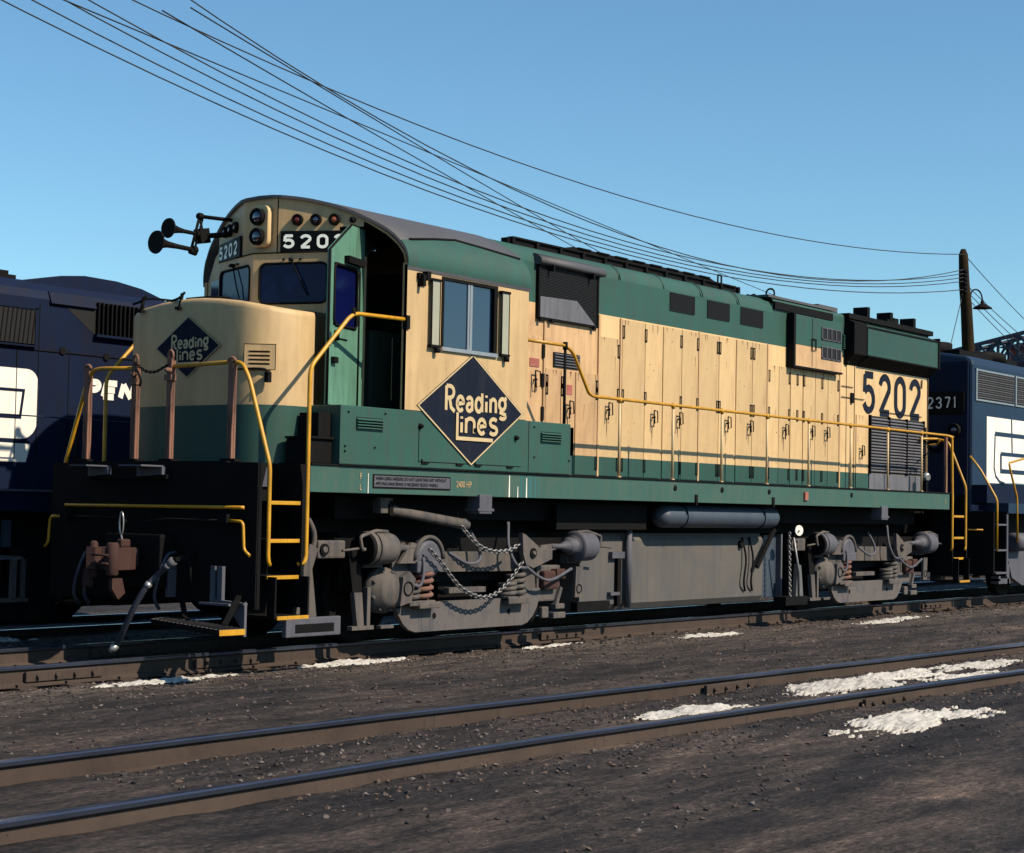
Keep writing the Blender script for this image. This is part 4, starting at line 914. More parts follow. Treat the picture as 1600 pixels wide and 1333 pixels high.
        mb.prism([(T(-1.3), .84), (T(-1.1), 1.06), (T(-.95), 1.03), (T(-.98), .84)], 'y', -1.3, -1.26)
        mb.build('brake_lever', fr_)
        # hangers left of the truck
        mb = MB().use('grime'); mb.box(T(-2.42), T(-2.02), -1.20, -1.10, .90, 1.08, .02); mb.use('black'); mb.lathe((T(-2.34), -1.2, .99), (T(-2.34), -1.225, .99), [(0, .06), (.02, .06)], 14); mb.use('grime'); mb.lathe((T(-2.34), -1.21, .99), (T(-2.34), -1.24, .99), [(0, .035), (.02, .03)], 12)
        mb.use('black'); mb.prism([(T(-2.0), 1.0), (T(-1.82), .98), (T(-1.78), .55), (T(-1.92), .55)], 'y', -1.22, -1.12)
        mb.use('grime'); mb.prism([(T(-1.92), .55), (T(-1.80), .55), (T(-1.76), .20), (T(-1.86), .20)], 'y', -1.24, -1.18); mb.box(T(-1.72), T(-1.67), -1.24, -1.18, .20, .60); mb.box(T(-1.95), T(-1.62), -1.25, -1.18, .17, .21); mb.box(T(-1.5), T(-1.3), -1.24, -1.18, .17, .20)
        mb.build('brake_hanger', fr_)
    # hoses from the frame
    for pts in ([(T(-.07), -1.25, 1.18), (T(.0), -1.32, 1.0), (T(-.02), -1.35, .86), (T(-.22), -1.34, .83), (T(-.5), -1.3, .95)], [(T(.62), -1.25, 1.28), (T(.55), -1.32, 1.0), (T(.65), -1.36, .80), (T(.85), -1.34, .76)], [(T(.85), -1.34, .78), (T(1.05), -1.38, .66), (T(1.3), -1.38, .62), (T(1.75), -1.34, .74)], [(T(-1.2), -1.32, .66), (T(-1.05), -1.36, .60), (T(-.98), -1.36, .72), (T(-.95), -1.33, .90)]):
        mb = MB().use('grimeb'); mb.tube(bez(pts), .019, 7); mb.build('brake_hose', fr_)
    if chained:
        mb = MB().use('chain')
        c1 = [(3.174,-1.4,1.222),(3.379,-1.4,1.076),(3.563,-1.4,0.992),(3.782,-1.4,0.955),(4.015,-1.4,0.967),(4.18,-1.4,1.023)]; chain(mb, c1, .062, .0095); mb.build('safety_chain', fr_)
        mb = MB().use('chain'); c2 = [(2.654,-1.4,0.977),(2.839,-1.4,0.84),(3.039,-1.4,0.666),(3.229,-1.4,0.545),(3.512,-1.4,0.461),(3.762,-1.4,0.482),(3.969,-1.4,0.583),(4.154,-1.4,0.729),(4.259,-1.4,0.821)]; chain(mb, c2, .062, .0095); mb.build('safety_chain', fr_)
    return fr_
truck(3.57, True); truck(13.47, False)
mb = MB().use('grime'); a, b = Vector((2.06, -1.30, 1.40)), Vector((3.28, -1.36, 1.25)); mb.lathe(a, b, [(0, .05), (.02, .055), (.12, .055), (.14, .05), (1.18, .058), (1.2, .065), (1.25, .06), (1.27, .03)], 16); mb.box(1.92, 2.05, -1.34, -1.22, 1.36, 1.50, .01)
mb.box(1.90, 2.1, -1.34, -1.28, 1.49, 1.52); mb.use('black'); mb.box(2.03, 2.09, -1.36, -1.26, 1.34, 1.46); mb.tube([(3.18, -1.32, 1.26), (3.24, -1.3, 1.56)], .007, 5); mb.build('slack_adjuster', loco)

# --- fuel tank and things around it
mb = MB().use('tank')
mb.prism([(-1.04, .27), (-.98, .19), (.98, .19), (1.04, .27), (1.04, 1.06), (.98, 1.15), (-.98, 1.15), (-1.04, 1.06)], 'x', 5.92, 10.46); tk = mb.build('fuel_tank', loco)
mb = MB().use('black'); mb.box(6.68, 6.76, -1.09, -1.035, .24, .92); mb.use('grimeb'); mb.box(6.54, 6.82, -1.10, -1.035, .84, .92); mb.box(6.52, 6.72, -1.10, -1.035, .38, .42); mb.build('sight_gauge', tk)
mb = MB().use('grimeb'); mb.cyl((6.90, -1.10, .22), (6.90, -1.10, 1.32), .045, 10); mb.build('vent_pipe', tk)
mb = MB().use('black'); mb.box(5.8, 6.5, -1.10, -1.0, .20, .32); mb.build('drain_rail', tk)
mb = MB().use('tankblue', True); mb.lathe((7.32, -1.24, 1.375), (10.42, -1.24, 1.375), [(0, .02), (.01, .06), (.04, .11), (.1, .14), (.14, .148), (2.96, .148), (3.0, .14), (3.06, .11), (3.09, .06), (3.1, .02)], 24)
at = mb.build('air_reservoir', loco)
mb = MB().use('black')
for x in (7.85, 9.9): mb.tube([(x, -1.24 + .152 * math.cos(R(q)), 1.375 + .152 * math.sin(R(q))) for q in range(0, 360, 20)], .010, 5, closed=True); mb.box(x - .02, x + .02, -1.52, -1.28, 1.52, 1.60); mb.box(x - .03, x + .03, -1.515, -1.50, 1.56, 1.66)
mb.build('strap', at)
mb = MB().use('tankblue'); mb.prism([(10.47, .24), (10.95, .24), (10.95, 1.12), (10.55, 1.12)], 'y', -1.0, 1.0)
mb.use('grimeb'); mb.box(10.93, 10.97, -1.08, -.98, .20, 1.14)
mb.use('black'); mb.bar((10.15, -1.12, .68), (10.65, -1.12, 1.22), .04, .07)
for x in (9.85, 10.05): mb.tube(bez([(x, -1.05, 1.1), (x + .03, -1.10, .8), (x - .02, -1.10, .5), (x + .08, -1.06, .35)]), .016, 6)
mb.lathe((9.80, -1.02, 1.0), (9.80, -1.10, 1.0), [(0, .05), (.07, .05)], 10); mb.build('equipment_rack', loco)
mb = MB().use('chain'); chain(mb, [(10.66, -1.36, 1.15), (10.67, -1.36, .8), (10.68, -1.36, .5), (10.70, -1.36, .18)], .05, .009); mb.tube([(10.78, -1.36, 1.1), (10.92, -1.38, .6), (10.95, -1.36, .2)], .018, 6)
mb.prism([(10.86, .2), (11.10, .2), (11.02, .7), (10.92, .72)], 'y', -1.36, -1.3); mb.use('black'); mb.box(10.50, 11.15, -1.4, -1.2, .14, .26); mb.build('hand_brake_gear', loco)
mb = MB().use('white'); mb.lathe((10.90, -1.36, 1.20), (10.88, -1.42, 1.20), [(0, .06), (.02, .075), (.035, .075), (.035, .06)], 20); mb.use('black'); mb.tube([(10.88, -1.40, 1.20), (10.8, -1.3, 1.05)], .012, 5); mb.build('gauge', loco)
mb = MB().use('silver'); mb.lathe((15.97, -1.05, 2.10), (15.90, -1.2, 2.08), [(0, .07), (.04, .085), (.09, .05)], 14); mb.use('black'); mb.box(15.92, 16.02, -1.1, -1.0, 1.84, 2.1); mb.build('rear_valve', loco)
mb = MB().use('rust'); mb.box(16.7, 17.5, -.12, .12, .78, 1.0, .02); mb.build('coupler', loco)

# ================================================================== OTHER LOCOMOTIVES
def worm_left(parent, y):
    """visible end of the interlocking herald on the left engine"""
    F = Face((0, y, 0), (1, 0, 0), (0, 0, 1)); mb = MB().use('white')
    def rr(x0, x1, z0, z1, rt, rb, n=6):
        pl = [(x0, z0)]
        pl += [(x1 - rb + rb * math.cos(R(a)), z0 + rb + rb * math.sin(R(a))) for a in [-90 + 90 * k / n for k in range(n + 1)]]
        pl += [(x1 - rt + rt * math.cos(R(a)), z1 - rt + rt * math.sin(R(a))) for a in [90 * k / n for k in range(n + 1)]] + [(x0, z1)]
        return pl
    F.d = .004; mb.poly([F.p(*q) for q in rr(-.9, 1.17, 2.125, 2.93, .16, .22)])
    mb.poly([F.p(*q) for q in ((-.9, 1.86), (1.03, 1.86), (1.09, 2.07), (-.9, 2.09))])
    mb.use('blue'); F.d = .007; ribbon(mb, F, [(-.55, 2.68), (.97, 2.68), (.93, 2.37), (-.3, 2.37)], .035)
    mb.poly([F.p(*q, .006) for q in ((-.9, 2.37), (-.35, 2.37), (-.35, 2.32), (-.9, 2.32))])
    return mb.build('herald', parent)
lo2 = thing('diesel_locomotive', (-4, 4.2, 0), 'dark blue diesel locomotive with a white herald, parked on the far track at the left', 'locomotive')
y = 3.32
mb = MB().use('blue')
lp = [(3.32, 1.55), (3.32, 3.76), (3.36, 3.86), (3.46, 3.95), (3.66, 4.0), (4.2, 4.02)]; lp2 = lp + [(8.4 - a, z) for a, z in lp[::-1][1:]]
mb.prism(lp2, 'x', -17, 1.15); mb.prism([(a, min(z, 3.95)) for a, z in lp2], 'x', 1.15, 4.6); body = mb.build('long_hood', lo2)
mb = MB().use('blue', True)
mb.prism([(1.2, 3.98), (1.45, 4.06), (1.75, 4.12), (2.1, 4.16), (2.6, 4.15), (3.0, 4.10), (3.3, 4.02), (3.45, 3.96)], 'y', 3.7, 4.9); mb.build('blister', body)
mb = MB().use('black')
for k in range(26): mb.box(-9 + k * .39, -8.72 + k * .39, 3.75, 4.0, 4.0, 4.05 + .05 * (k % 3)); 
mb.box(-9, 1.1, 3.7, 4.0, 3.99, 4.05); mb.build('roof_rail', body)
mb = MB().use('mesh'); mb.box(-1.4, 1.08, y - .03, y, 3.22, 3.62)
mb.use('black')
for k in range(40): mb.bar((-1.38 + k * .062, y - .033, 3.23), (-1.34 + k * .062, y - .033, 3.61), .012, .012)
mb.use('blue'); mb.box(-1.42, 1.12, y - .04, y, 3.62, 3.645); mb.box(1.08, 1.11, y - .04, y, 3.2, 3.64); mb.box(-1.4, 1.1, y - .05, y, 3.185, 3.205); mb.build('screen', body)
mb = MB().use('mesh'); mb.poly([(1.38, y - .004, 3.80), (1.95, y - .004, 3.42), (4.2, y - .004, 3.40), (4.2, y - .004, 3.82)])
mb.use('black')
for k in range(34): x = 1.98 + k * .066; mb.box(x, x + .02, y - .05, y, 3.42, 3.80)
mb.use('blue'); mb.prism([(3.28, 3.72), (3.33, 3.70), (3.40, 3.88), (3.34, 3.86)], 'x', 1.3, 1.96)
mb.box(1.95, 4.2, y - .07, y, 3.385, 3.415); mb.build('radiator_screen', body)
worm_left(body, y)
mb = MB().use('white'); F = Face((0, y, 0), (1, 0, 0), (0, 0, 1)); F.d = .005
xx = 1.82
for ch in 'PENN':
    glyph(mb, F, ch, xx, 2.645, .235, .24, .075, .20); xx += .262
mb.build('lettering', body)
mb = MB().use('black'); 
for x, z in ((1.5, 3.18), (2.15, 3.16)): mb.lathe((x, y, z), (x, y - .02, z), [(0, .045), (.02, .045)], 10)
mb.box(1.16, 1.168, y - .006, y, 1.9, 3.7); mb.box(.86, .868, y - .009, y, 1.9, 3.2); mb.box(1.60, 1.607, y - .006, y, 1.9, 3.2); mb.box(-17, 4.5, y - .012, y, 3.155, 3.165); mb.build('panel_seam', body)
mb = MB().use('bluelit'); mb.tube([(-17, y - .5, 2.39), (4.6, y - .5, 2.36)], .008, 5); mb.build('handrail', lo2)
for x in (-2, 1.35, 3.1):
    mb = MB().use('black'); mb.cyl((x, y - .5, 1.56), (x, y - .5, 2.39), .02, 6); mb.build('stanchion', lo2)
mb = MB().use('blue'); mb.box(-17, 4.7, 2.78, 5.6, 1.30, 1.52); mb.use('grimeb'); mb.box(-17, 4.7, 2.76, 2.80, 1.52, 1.545); mb.build('side_sill', lo2)
mb = MB().use('black'); mb.box(-16, 4.6, 3.0, 5.4, .75, 1.30); mb.box(-4.6, 1.2, 2.9, 5.5, .1, .9); mb.build('fuel_tank', lo2)
mb = MB().use('tankblue'); mb.lathe((-4, 2.95, 1.12), (-.6, 2.95, 1.12), [(0, .1), (.1, .2), (3.3, .2), (3.4, .1)], 16); mb.box(.45, .55, 2.9, 2.95, .5, 1.2); mb.build('air_reservoir', lo2)
for xc in (2.9, -8.0):
    mb = MB().use('black'); mb.prism([(xc - 1.6, .8), (xc + 1.6, .8), (xc + 1.4, .3), (xc + .8, .2), (xc - .8, .2), (xc - 1.4, .3)], 'y', 3.0, 3.1)
    for a in (-1.3, 1.3): mb.lathe((xc + a, 3.42, .5), (xc + a, 3.55, .5), [(0, .5), (.13, .5)], 24)
    mb.build('truck', lo2)
mb = MB().use('louvre'); mb.box(-.2, .42, 2.5, 2.9, .78, .80)
for k in range(7): mb.use('grime'); mb.box(-.2 + k * .09, -.15 + k * .09, 2.5, 2.9, .80, .815)
mb.use('grime'); mb.box(.28, .34, 2.5, 2.55, .35, .78); mb.box(.42, .46, 2.5, 2.55, .35, .78); mb.box(.1, .5, 2.5, 2.6, .32, .36); mb.build('step_tread', lo2)

lo3 = thing('diesel_locomotive', (25, 0, 0), 'blue diesel locomotive numbered 2371, coupled behind at the right', 'locomotive')
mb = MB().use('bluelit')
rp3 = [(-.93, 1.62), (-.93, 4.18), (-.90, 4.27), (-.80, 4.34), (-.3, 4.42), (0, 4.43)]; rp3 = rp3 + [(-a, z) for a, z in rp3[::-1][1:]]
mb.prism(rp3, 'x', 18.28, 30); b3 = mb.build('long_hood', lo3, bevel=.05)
mb = MB().use('blue'); mb.box(18.235, 18.278, -.86, .86, 1.65, 4.25, .02)  # end face in the dark blue, its shade put into the colour
mb.use('board'); mb.box(18.20, 18.236, -.80, .80, 3.30, 3.70, .015); nb = mb.build('end_panel', b3)
mb = MB().use('white'); F = Face((18.198, 0, 0), (0, -1, 0), (0, 0, 1)); F.d = .003
for k, ch in enumerate('2371'): glyph(mb, F, ch, .10 + k * .165, 3.39, .12 if ch != '1' else .07, .21, .026)
mb.build('lettering', nb)
for z in (3.0, 2.72):
    mb = MB().use('black'); mb.lathe((18.23, -.62 if z > 2.9 else -.25, z), (18.12, -.62 if z > 2.9 else -.25, z), [(0, .12), (.07, .12), (.1, .11), (.1, .09), (.05, .09)], 20); mb.use('lens', True); mb.lathe((18.2, -.62 if z > 2.9 else -.25, z), (18.12, -.62 if z > 2.9 else -.25, z), [(0, .09), (.04, .07), (.06, 0)], 16); mb.build('headlight', b3)
for x0, x1 in ((18.45, 20.22), (20.34, 22.1), (22.2, 24)):
    mb = MB().use('mesh'); mb.box(x0, x1, -.945, -.92, 3.58, 4.08)
    for k in range(12): mb.use('grime' if k % 2 else 'louvre'); mb.box(x0, x1, -.955, -.94, 3.60 + k * .04, 3.612 + k * .04)
    mb.use('silver'); mb.box(x0 - .06, x0 - .01, -.955, -.92, 3.56, 4.12); mb.box(x0 - .06, x1, -.952, -.92, 4.08, 4.11); mb.box(x0 - .06, x1, -.952, -.92, 3.54, 3.57); mb.build('screen', b3)
mb = MB().use('black'); mb.lathe((20.6, 0, 4.40), (20.6, 0, 4.60), [(0, .6), (.17, .6), (.2, .5)], 28); mb.box(18.7, 21.5, -.5, .5, 4.41, 4.50); mb.lathe((18.9, .1, 4.40), (18.9, .1, 4.66), [(0, .35), (.24, .35), (.26, .3)], 24); mb.build('roof_fan', b3)
mb = MB().use('white'); F = Face((0, -.93, 0), (1, 0, 0), (0, 0, 1)); F.d = .006
mb.poly([F.p(*q) for q in ((18.93, 2.07), (21.9, 2.07), (21.9, 3.28), (18.93, 3.28))])
mb.use('bluelit'); F.d = .009
for pts, w_ in (([(20.12, 3.28), (20.14, 2.92), (20.16, 2.62)], .06), ([(19.32, 2.98), (20.9, 2.98)], .08), ([(19.32, 2.98), (19.28, 2.35), (19.36, 2.20), (19.55, 2.10), (19.8, 2.07)], .05), ([(19.6, 2.62), (20.9, 2.62), (20.9, 2.98)], .07), ([(19.6, 2.62), (19.61, 2.30), (21.6, 2.30)], .08)): ribbon(mb, F, pts, w_)
mb.build('herald', b3)
mb = MB().use('bluelit'); mb.box(18.55, 30, -1.5, 1.5, 1.52, 1.70); mb.use('blue'); mb.box(17.9, 18.55, -1.05, 1.05, 1.52, 1.66); mb.box(18.3, 30, -1.2, 1.2, 1.70, 2.02); mb.build('side_sill', lo3)
mb = MB().use('black'); mb.box(17.92, 17.97, -1.48, 1.48, .45, 1.55); mb.box(18.0, 18.5, -1.12, -1.10, .4, 1.55); mb.box(18.52, 18.56, -1.48, -1.1, .4, 1.55); mb.box(18, 30, -1.05, 1.05, .8, 1.52)
mb.use('grimeb'); mb.box(18.50, 18.57, -1.49, -1.47, .4, 1.5); mb.build('pilot', lo3)
for z in (1.30, .85, .45):
    mb = MB().use('grimeb'); mb.box(18.0, 18.5, -1.50, -1.15, z, z + .03); mb.build('step_tread', lo3)
mb = MB().use('yellow'); mb.tube([(17.88, -1.3, 1.22), (17.86, .9, 1.22)], .015, 6); mb.build('grab_rail', lo3)
for pts in ([(17.96, -1.02, 2.52), (18.0, -1.2, 2.28), (18.02, -1.5, 1.75), (18.02, -1.5, .85)], [(20.3, -1.48, 2.58), (19.6, -1.48, 2.56), (18.62, -1.48, 2.42), (18.62, -1.5, 2.30), (18.95, -1.5, 1.80), (18.98, -1.5, 1.0)]):
    mb = MB().use('yellow'); mb.tube(fillet(pts, .08), .02, 7); mb.build('grab_rail', lo3)
mb = MB().use('bluelit'); mb.tube([(20.3, -1.48, 2.58), (29, -1.48, 2.58)], .02, 6); mb.build('handrail', lo3)
for x in (19.75, 21.4, 23):
    mb = MB().use('bluelit'); mb.cyl((x, -1.48, 1.4), (x, -1.48, 2.57), .022, 7); mb.build('stanchion', lo3)
mb = MB().use('grimeb'); mb.prism([(19.2, .9), (22.8, .9), (22.5, .35), (21.8, .2), (20, .2), (19.5, .35)], 'y', -1.2, -1.1); mb.lathe((19.3, -1.28, 1.0), (19.85, -1.28, 1.0), [(0, .1), (.02, .17), (.5, .17), (.55, .1)], 20); mb.box(18.75, 19.3, -1.25, -1.1, .25, .34); mb.box(18.75, 18.83, -1.25, -1.1, .3, .7); mb.box(19.15, 19.25, -1.25, -1.1, .25, .6)
for a in (20.0, 22.3): mb.use('black'); mb.lathe((a, -.83, .5), (a, -.68, .5), [(0, .5), (.15, .5)], 30)
mb.build('truck', lo3)
mb = MB().use('black'); mb.box(23.6, 29, -1.3, 1.3, .25, 1.2); mb.build('fuel_tank', lo3)
# ================================================================== TRACKS, GROUND, BACKGROUND
def rail_path(mb, pts, z=0.):
    """flat-bottomed rail along pts (x, y)"""
    prf = [(-.075, -.178), (.075, -.178), (.075, -.165), (.012, -.14), (.010, -.045), (.034, -.03), (.036, -.008), (.028, 0), (-.028, 0), (-.036, -.008), (-.034, -.03), (-.010, -.045), (-.012, -.14), (-.075, -.165)]
    rings = []
    for i, p in enumerate(pts):
        a = Vector(pts[max(i - 1, 0)]); b = Vector(pts[min(i + 1, len(pts) - 1)]); d = (b - a).normalized(); nrm = Vector((-d.y, d.x))
        rings.append([mb.bm.verts.new((p[0] + nrm.x * q, p[1] + nrm.y * q, z + h)) for q, h in prf])
    for a, b in zip(rings, rings[1:]):
        for k in range(len(prf)):
            mb.use('railtop' if 4 < k < 10 else 'rail'); mb.f([a[k], b[k], b[(k + 1) % len(prf)], a[(k + 1) % len(prf)]])
def track(name, label, x0, x1, yf, z=0., tie=True, t0=None, t1=None, bars=()):
    t = thing(name, (x0, yf(x0), z - .18), label, 'railway track')
    for off in (-.7525, .7525):
        n = int((x1 - x0) / 1.5); pts = []
        for k in range(n + 1):
            x = x0 + (x1 - x0) * k / n; d = (yf(x + .1) - yf(x - .1)) / .2; nn = Vector((-d, 1)).normalized(); pts.append((x + nn.x * off, yf(x) + nn.y * off))
        mb = MB(); rail_path(mb, pts, z); r_ = mb.build('rail', t)
        for bx in bars:
            m2 = MB().use('rail'); y = yf(bx) + off
            for sg in (-1, 1): m2.box(bx - .42, bx + .42, y + sg * .02, y + sg * .055, z - .14, z - .05, .008)
            for k in range(4):
                for sg in (-1, 1): m2.lathe((bx - .3 + k * .2, y + sg * .05, z - .095), (bx - .3 + k * .2, y + sg * .085, z - .095), [(0, .022), (.035, .018)], 6)
            m2.build('joint_bar', r_)
    x = x0 if t0 is None else t0
    while x < (x1 if t1 is None else t1):
        mb = MB().use('tie'); j = random.uniform(-.04, .04); y = yf(x); mb.box(x + j - .11, x + j + .11, y - 1.28 + j, y + 1.28 + j, z - .34, z - .19, .01)
        for off in (-.7525, .7525):
            mb.use('rail'); mb.box(x + j - .09, x + j + .09, y + off - .17, y + off + .17, z - .192, z - .176)
            for sg in (-1, 1): mb.box(x + j + sg * .05 - .011, x + j + sg * .05 + .011, y + off + sg * .085 - .018, y + off + sg * .085 + .018, z - .18, z - .150)
            mb.use('tie')
        mb.build('tie', t); x += .56
    return t
track('railway_track', 'track under the cream and green locomotive', -30, 90, lambda x: 0., 0., t0=-6, t1=24, bars=(-1.6, .35, 5.9, 16.9))
track('railway_track', 'track under the dark blue locomotive at the left', -40, 90, lambda x: 4.2, -.06, t0=-8, t1=6)
track('railway_track', 'nearest track, empty and lined with snow, crossing the foreground', -16, 60, lambda x: -5.97 - .048 * x if x > -3 else -5.83 + .000 * (x + 3), -.02, t0=-5, t1=16, bars=(2.1,))

# ground: fine sheet near the tracks, one wide sheet to the horizon below it
def gm(name):
    m = bpy.data.materials.new(name); m.use_nodes = True; n = m.node_tree; L = n.links; b = n.nodes['Principled BSDF']
    b.inputs['Roughness'].default_value = .85; b.inputs['Specular IOR Level'].default_value = .2
    g = n.nodes.new('ShaderNodeNewGeometry')
    def noi(sc, det=8, rg=.65, mp=(1, 1, 1)):
        q = n.nodes.new('ShaderNodeMapping'); q.inputs['Scale'].default_value = mp; L.new(g.outputs['Position'], q.inputs[0])
        t = n.nodes.new('ShaderNodeTexNoise'); t.inputs['Scale'].default_value = sc; t.inputs['Detail'].default_value = det; t.inputs['Roughness'].default_value = rg; L.new(q.outputs[0], t.inputs['Vector']); return t.outputs['Fac']
    def cr(src, st):
        r = n.nodes.new('ShaderNodeValToRGB'); L.new(src, r.inputs[0]); e = r.color_ramp.elements
        while len(e) < len(st): e.new(.5)
        for k, (p, c) in enumerate(st): e[k].position = p; e[k].color = (*c, 1)
        return r.outputs[0]
    base = cr(noi(.9, 12, .72, (.30, 1, 1)), [(.34, (.020, .020, .027)), (.47, (.045, .041, .045)), (.57, (.085, .072, .070)), (.70, (.19, .150, .135))])
    mid = cr(noi(5, 8, .75, (.22, 1, 1)), [(.36, (.35, .36, .42)), (.50, (.95, .93, .92)), (.62, (1.6, 1.5, 1.42))])
    fine = cr(noi(34, 8, .8, (.5, 1, 1)), [(.36, (.25, .25, .28)), (.52, (.95, .93, .9)), (.66, (2.1, 1.95, 1.8))])
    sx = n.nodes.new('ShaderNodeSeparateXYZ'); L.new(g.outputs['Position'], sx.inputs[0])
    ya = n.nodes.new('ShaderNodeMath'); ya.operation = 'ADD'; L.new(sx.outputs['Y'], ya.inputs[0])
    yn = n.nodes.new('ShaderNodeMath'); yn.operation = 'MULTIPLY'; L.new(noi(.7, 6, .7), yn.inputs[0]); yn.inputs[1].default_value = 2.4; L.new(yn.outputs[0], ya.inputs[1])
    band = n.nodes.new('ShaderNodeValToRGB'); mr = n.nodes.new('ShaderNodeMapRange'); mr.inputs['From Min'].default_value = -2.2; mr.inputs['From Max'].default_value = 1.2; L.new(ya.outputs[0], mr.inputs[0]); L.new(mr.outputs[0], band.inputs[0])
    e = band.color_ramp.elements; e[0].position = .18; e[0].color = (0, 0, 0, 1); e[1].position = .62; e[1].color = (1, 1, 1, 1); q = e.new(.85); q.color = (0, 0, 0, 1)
    tan_band = n.nodes.new('ShaderNodeMix'); tan_band.data_type = 'RGBA'; L.new(band.outputs[0], tan_band.inputs[0]); L.new(base, tan_band.inputs[6]); tan_band.inputs[7].default_value = (.115, .100, .094, 1); base = tan_band.outputs[2]  # lighter tan band of ground along the main track, edges broken by noise
    mm = n.nodes.new('ShaderNodeMix'); mm.data_type = 'RGBA'; mm.blend_type = 'MULTIPLY'; mm.inputs[0].default_value = 1; L.new(base, mm.inputs[6]); L.new(mid, mm.inputs[7]); base = mm.outputs[2]
    mx = n.nodes.new('ShaderNodeMix'); mx.data_type = 'RGBA'; mx.blend_type = 'MULTIPLY'; mx.inputs[0].default_value = 1; L.new(base, mx.inputs[6]); L.new(fine, mx.inputs[7])
    L.new(mx.outputs[2], b.inputs['Base Color'])
    bn = n.nodes.new('ShaderNodeBump'); bn.inputs['Strength'].default_value = 1.; bn.inputs['Distance'].default_value = .07; L.new(noi(16, 10, .8, (.6, 1, 1)), bn.inputs['Height']); L.new(bn.outputs[0], b.inputs['Normal'])
    return m
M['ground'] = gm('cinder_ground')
def gz(x, y):
    z = -.200 + .055 * min(1, max(0, (-4.3 - y) / .7)) + .03 * math.exp(-((y + 1.25) / .35) ** 2)
    z += .030 * noise.noise(Vector((x * .35, y * .7, 0))) + .022 * noise.noise(Vector((x * 1.3, y * 2.6, 3))) + .012 * noise.noise(Vector((x * 3.0, y * 9, 9)))
    if -5.0 < y < -1.2: z += .045 * math.sin(math.pi * (y + 1.2) / -3.8)
    if y > 1.1: z += .0 + min(.06, (y - 1.1) * .05)
    return z
bm = bmesh.new(); xs = [-18 + .12 * k for k in range(520)]; ys = [-13.5 + .10 * k for k in range(215)]
grid = [[bm.verts.new((x, y, gz(x, y))) for y in ys] for x in xs]
for i in range(len(xs) - 1):
    for j in range(len(ys) - 1): bm.faces.new([grid[i][j], grid[i + 1][j], grid[i + 1][j + 1], grid[i][j + 1]]).smooth = True
rim = [grid[0], [r_[-1] for r_ in grid], grid[-1][::-1], [r_[0] for r_ in grid][::-1]]
cs = [bm.verts.new(p) for p in ((-1500, -1500, -.4), (-1500, 2500, -.4), (2500, 2500, -.4), (2500, -1500, -.4))]
cor = [grid[0][0], grid[0][-1], grid[-1][-1], grid[-1][0]]
for k in range(4):
    lst = [a for a in rim[k]]
    bm.faces.new([cs[k]] + lst + [cs[(k + 1) % 4]])
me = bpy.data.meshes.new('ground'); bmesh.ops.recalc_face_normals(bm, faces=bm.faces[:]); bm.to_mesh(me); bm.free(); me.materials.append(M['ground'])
o = bpy.data.objects.new('ground', me); COL.objects.link(o); o['kind'] = 'structure'

# stones and clinker
rnd = random.Random(3)
def stones(name, label, n, box_, smin, smax, mats_, dens=None):
    mb = MB()
    for _ in range(n):
        for _t in range(30):
            x, y = rnd.uniform(box_[0], box_[1]), rnd.uniform(box_[2], box_[3])
            if dens is None or rnd.random() < dens(x, y): break
        s = smin + (smax - smin) * rnd.random() ** 3; mb.use(rnd.choice(mats_))
        c = Vector((x, y, gz(x, y) + s * .2)); R3 = Matrix.Rotation(rnd.uniform(0, 6.28), 3, 'Z') @ Matrix.Rotation(rnd.uniform(0, 1), 3, 'X')
        v = [mb.bm.verts.new(c + R3 @ Vector((s * rnd.uniform(.6, 1.2) * a, s * rnd.uniform(.5, .9) * b, s * rnd.uniform(.35, .6) * d))) for a, b, d in ((1, 0, 0), (-1, 0, 0), (0, 1, 0), (0, -1, 0), (0, 0, 1), (0, 0, -1))]
        for q in ((0, 2, 4), (2, 1, 4), (1, 3, 4), (3, 0, 4), (2, 0, 5), (1, 2, 5), (3, 1, 5), (0, 3, 5)): mb.f([v[i] for i in q])
    return tag(mb.build(name), label, 'gravel', kind='stuff')
M['st1'] = mat('stone_dark', (.055, .05, .055), .9, spec=.2); M['st2'] = mat('stone_brown', (.13, .095, .08), .9, spec=.2); M['st3'] = mat('stone_pale', (.18, .155, .15), .9, spec=.2)
def dn(x, y):
    v = .25
    if abs(y + 1.25) < .5: v = 1
    if abs(y + 5.97 + .048 * x) < 1.3: v = .8
    if y > 1: v = .6
    return v
stones('gravel', 'loose cinders and small stones scattered over the yard', 42000, (-5, 20, -8.6, 2.8), .005, .030, ['st1', 'st1', 'st1', 'st2', 'st2', 'st3'], dn)
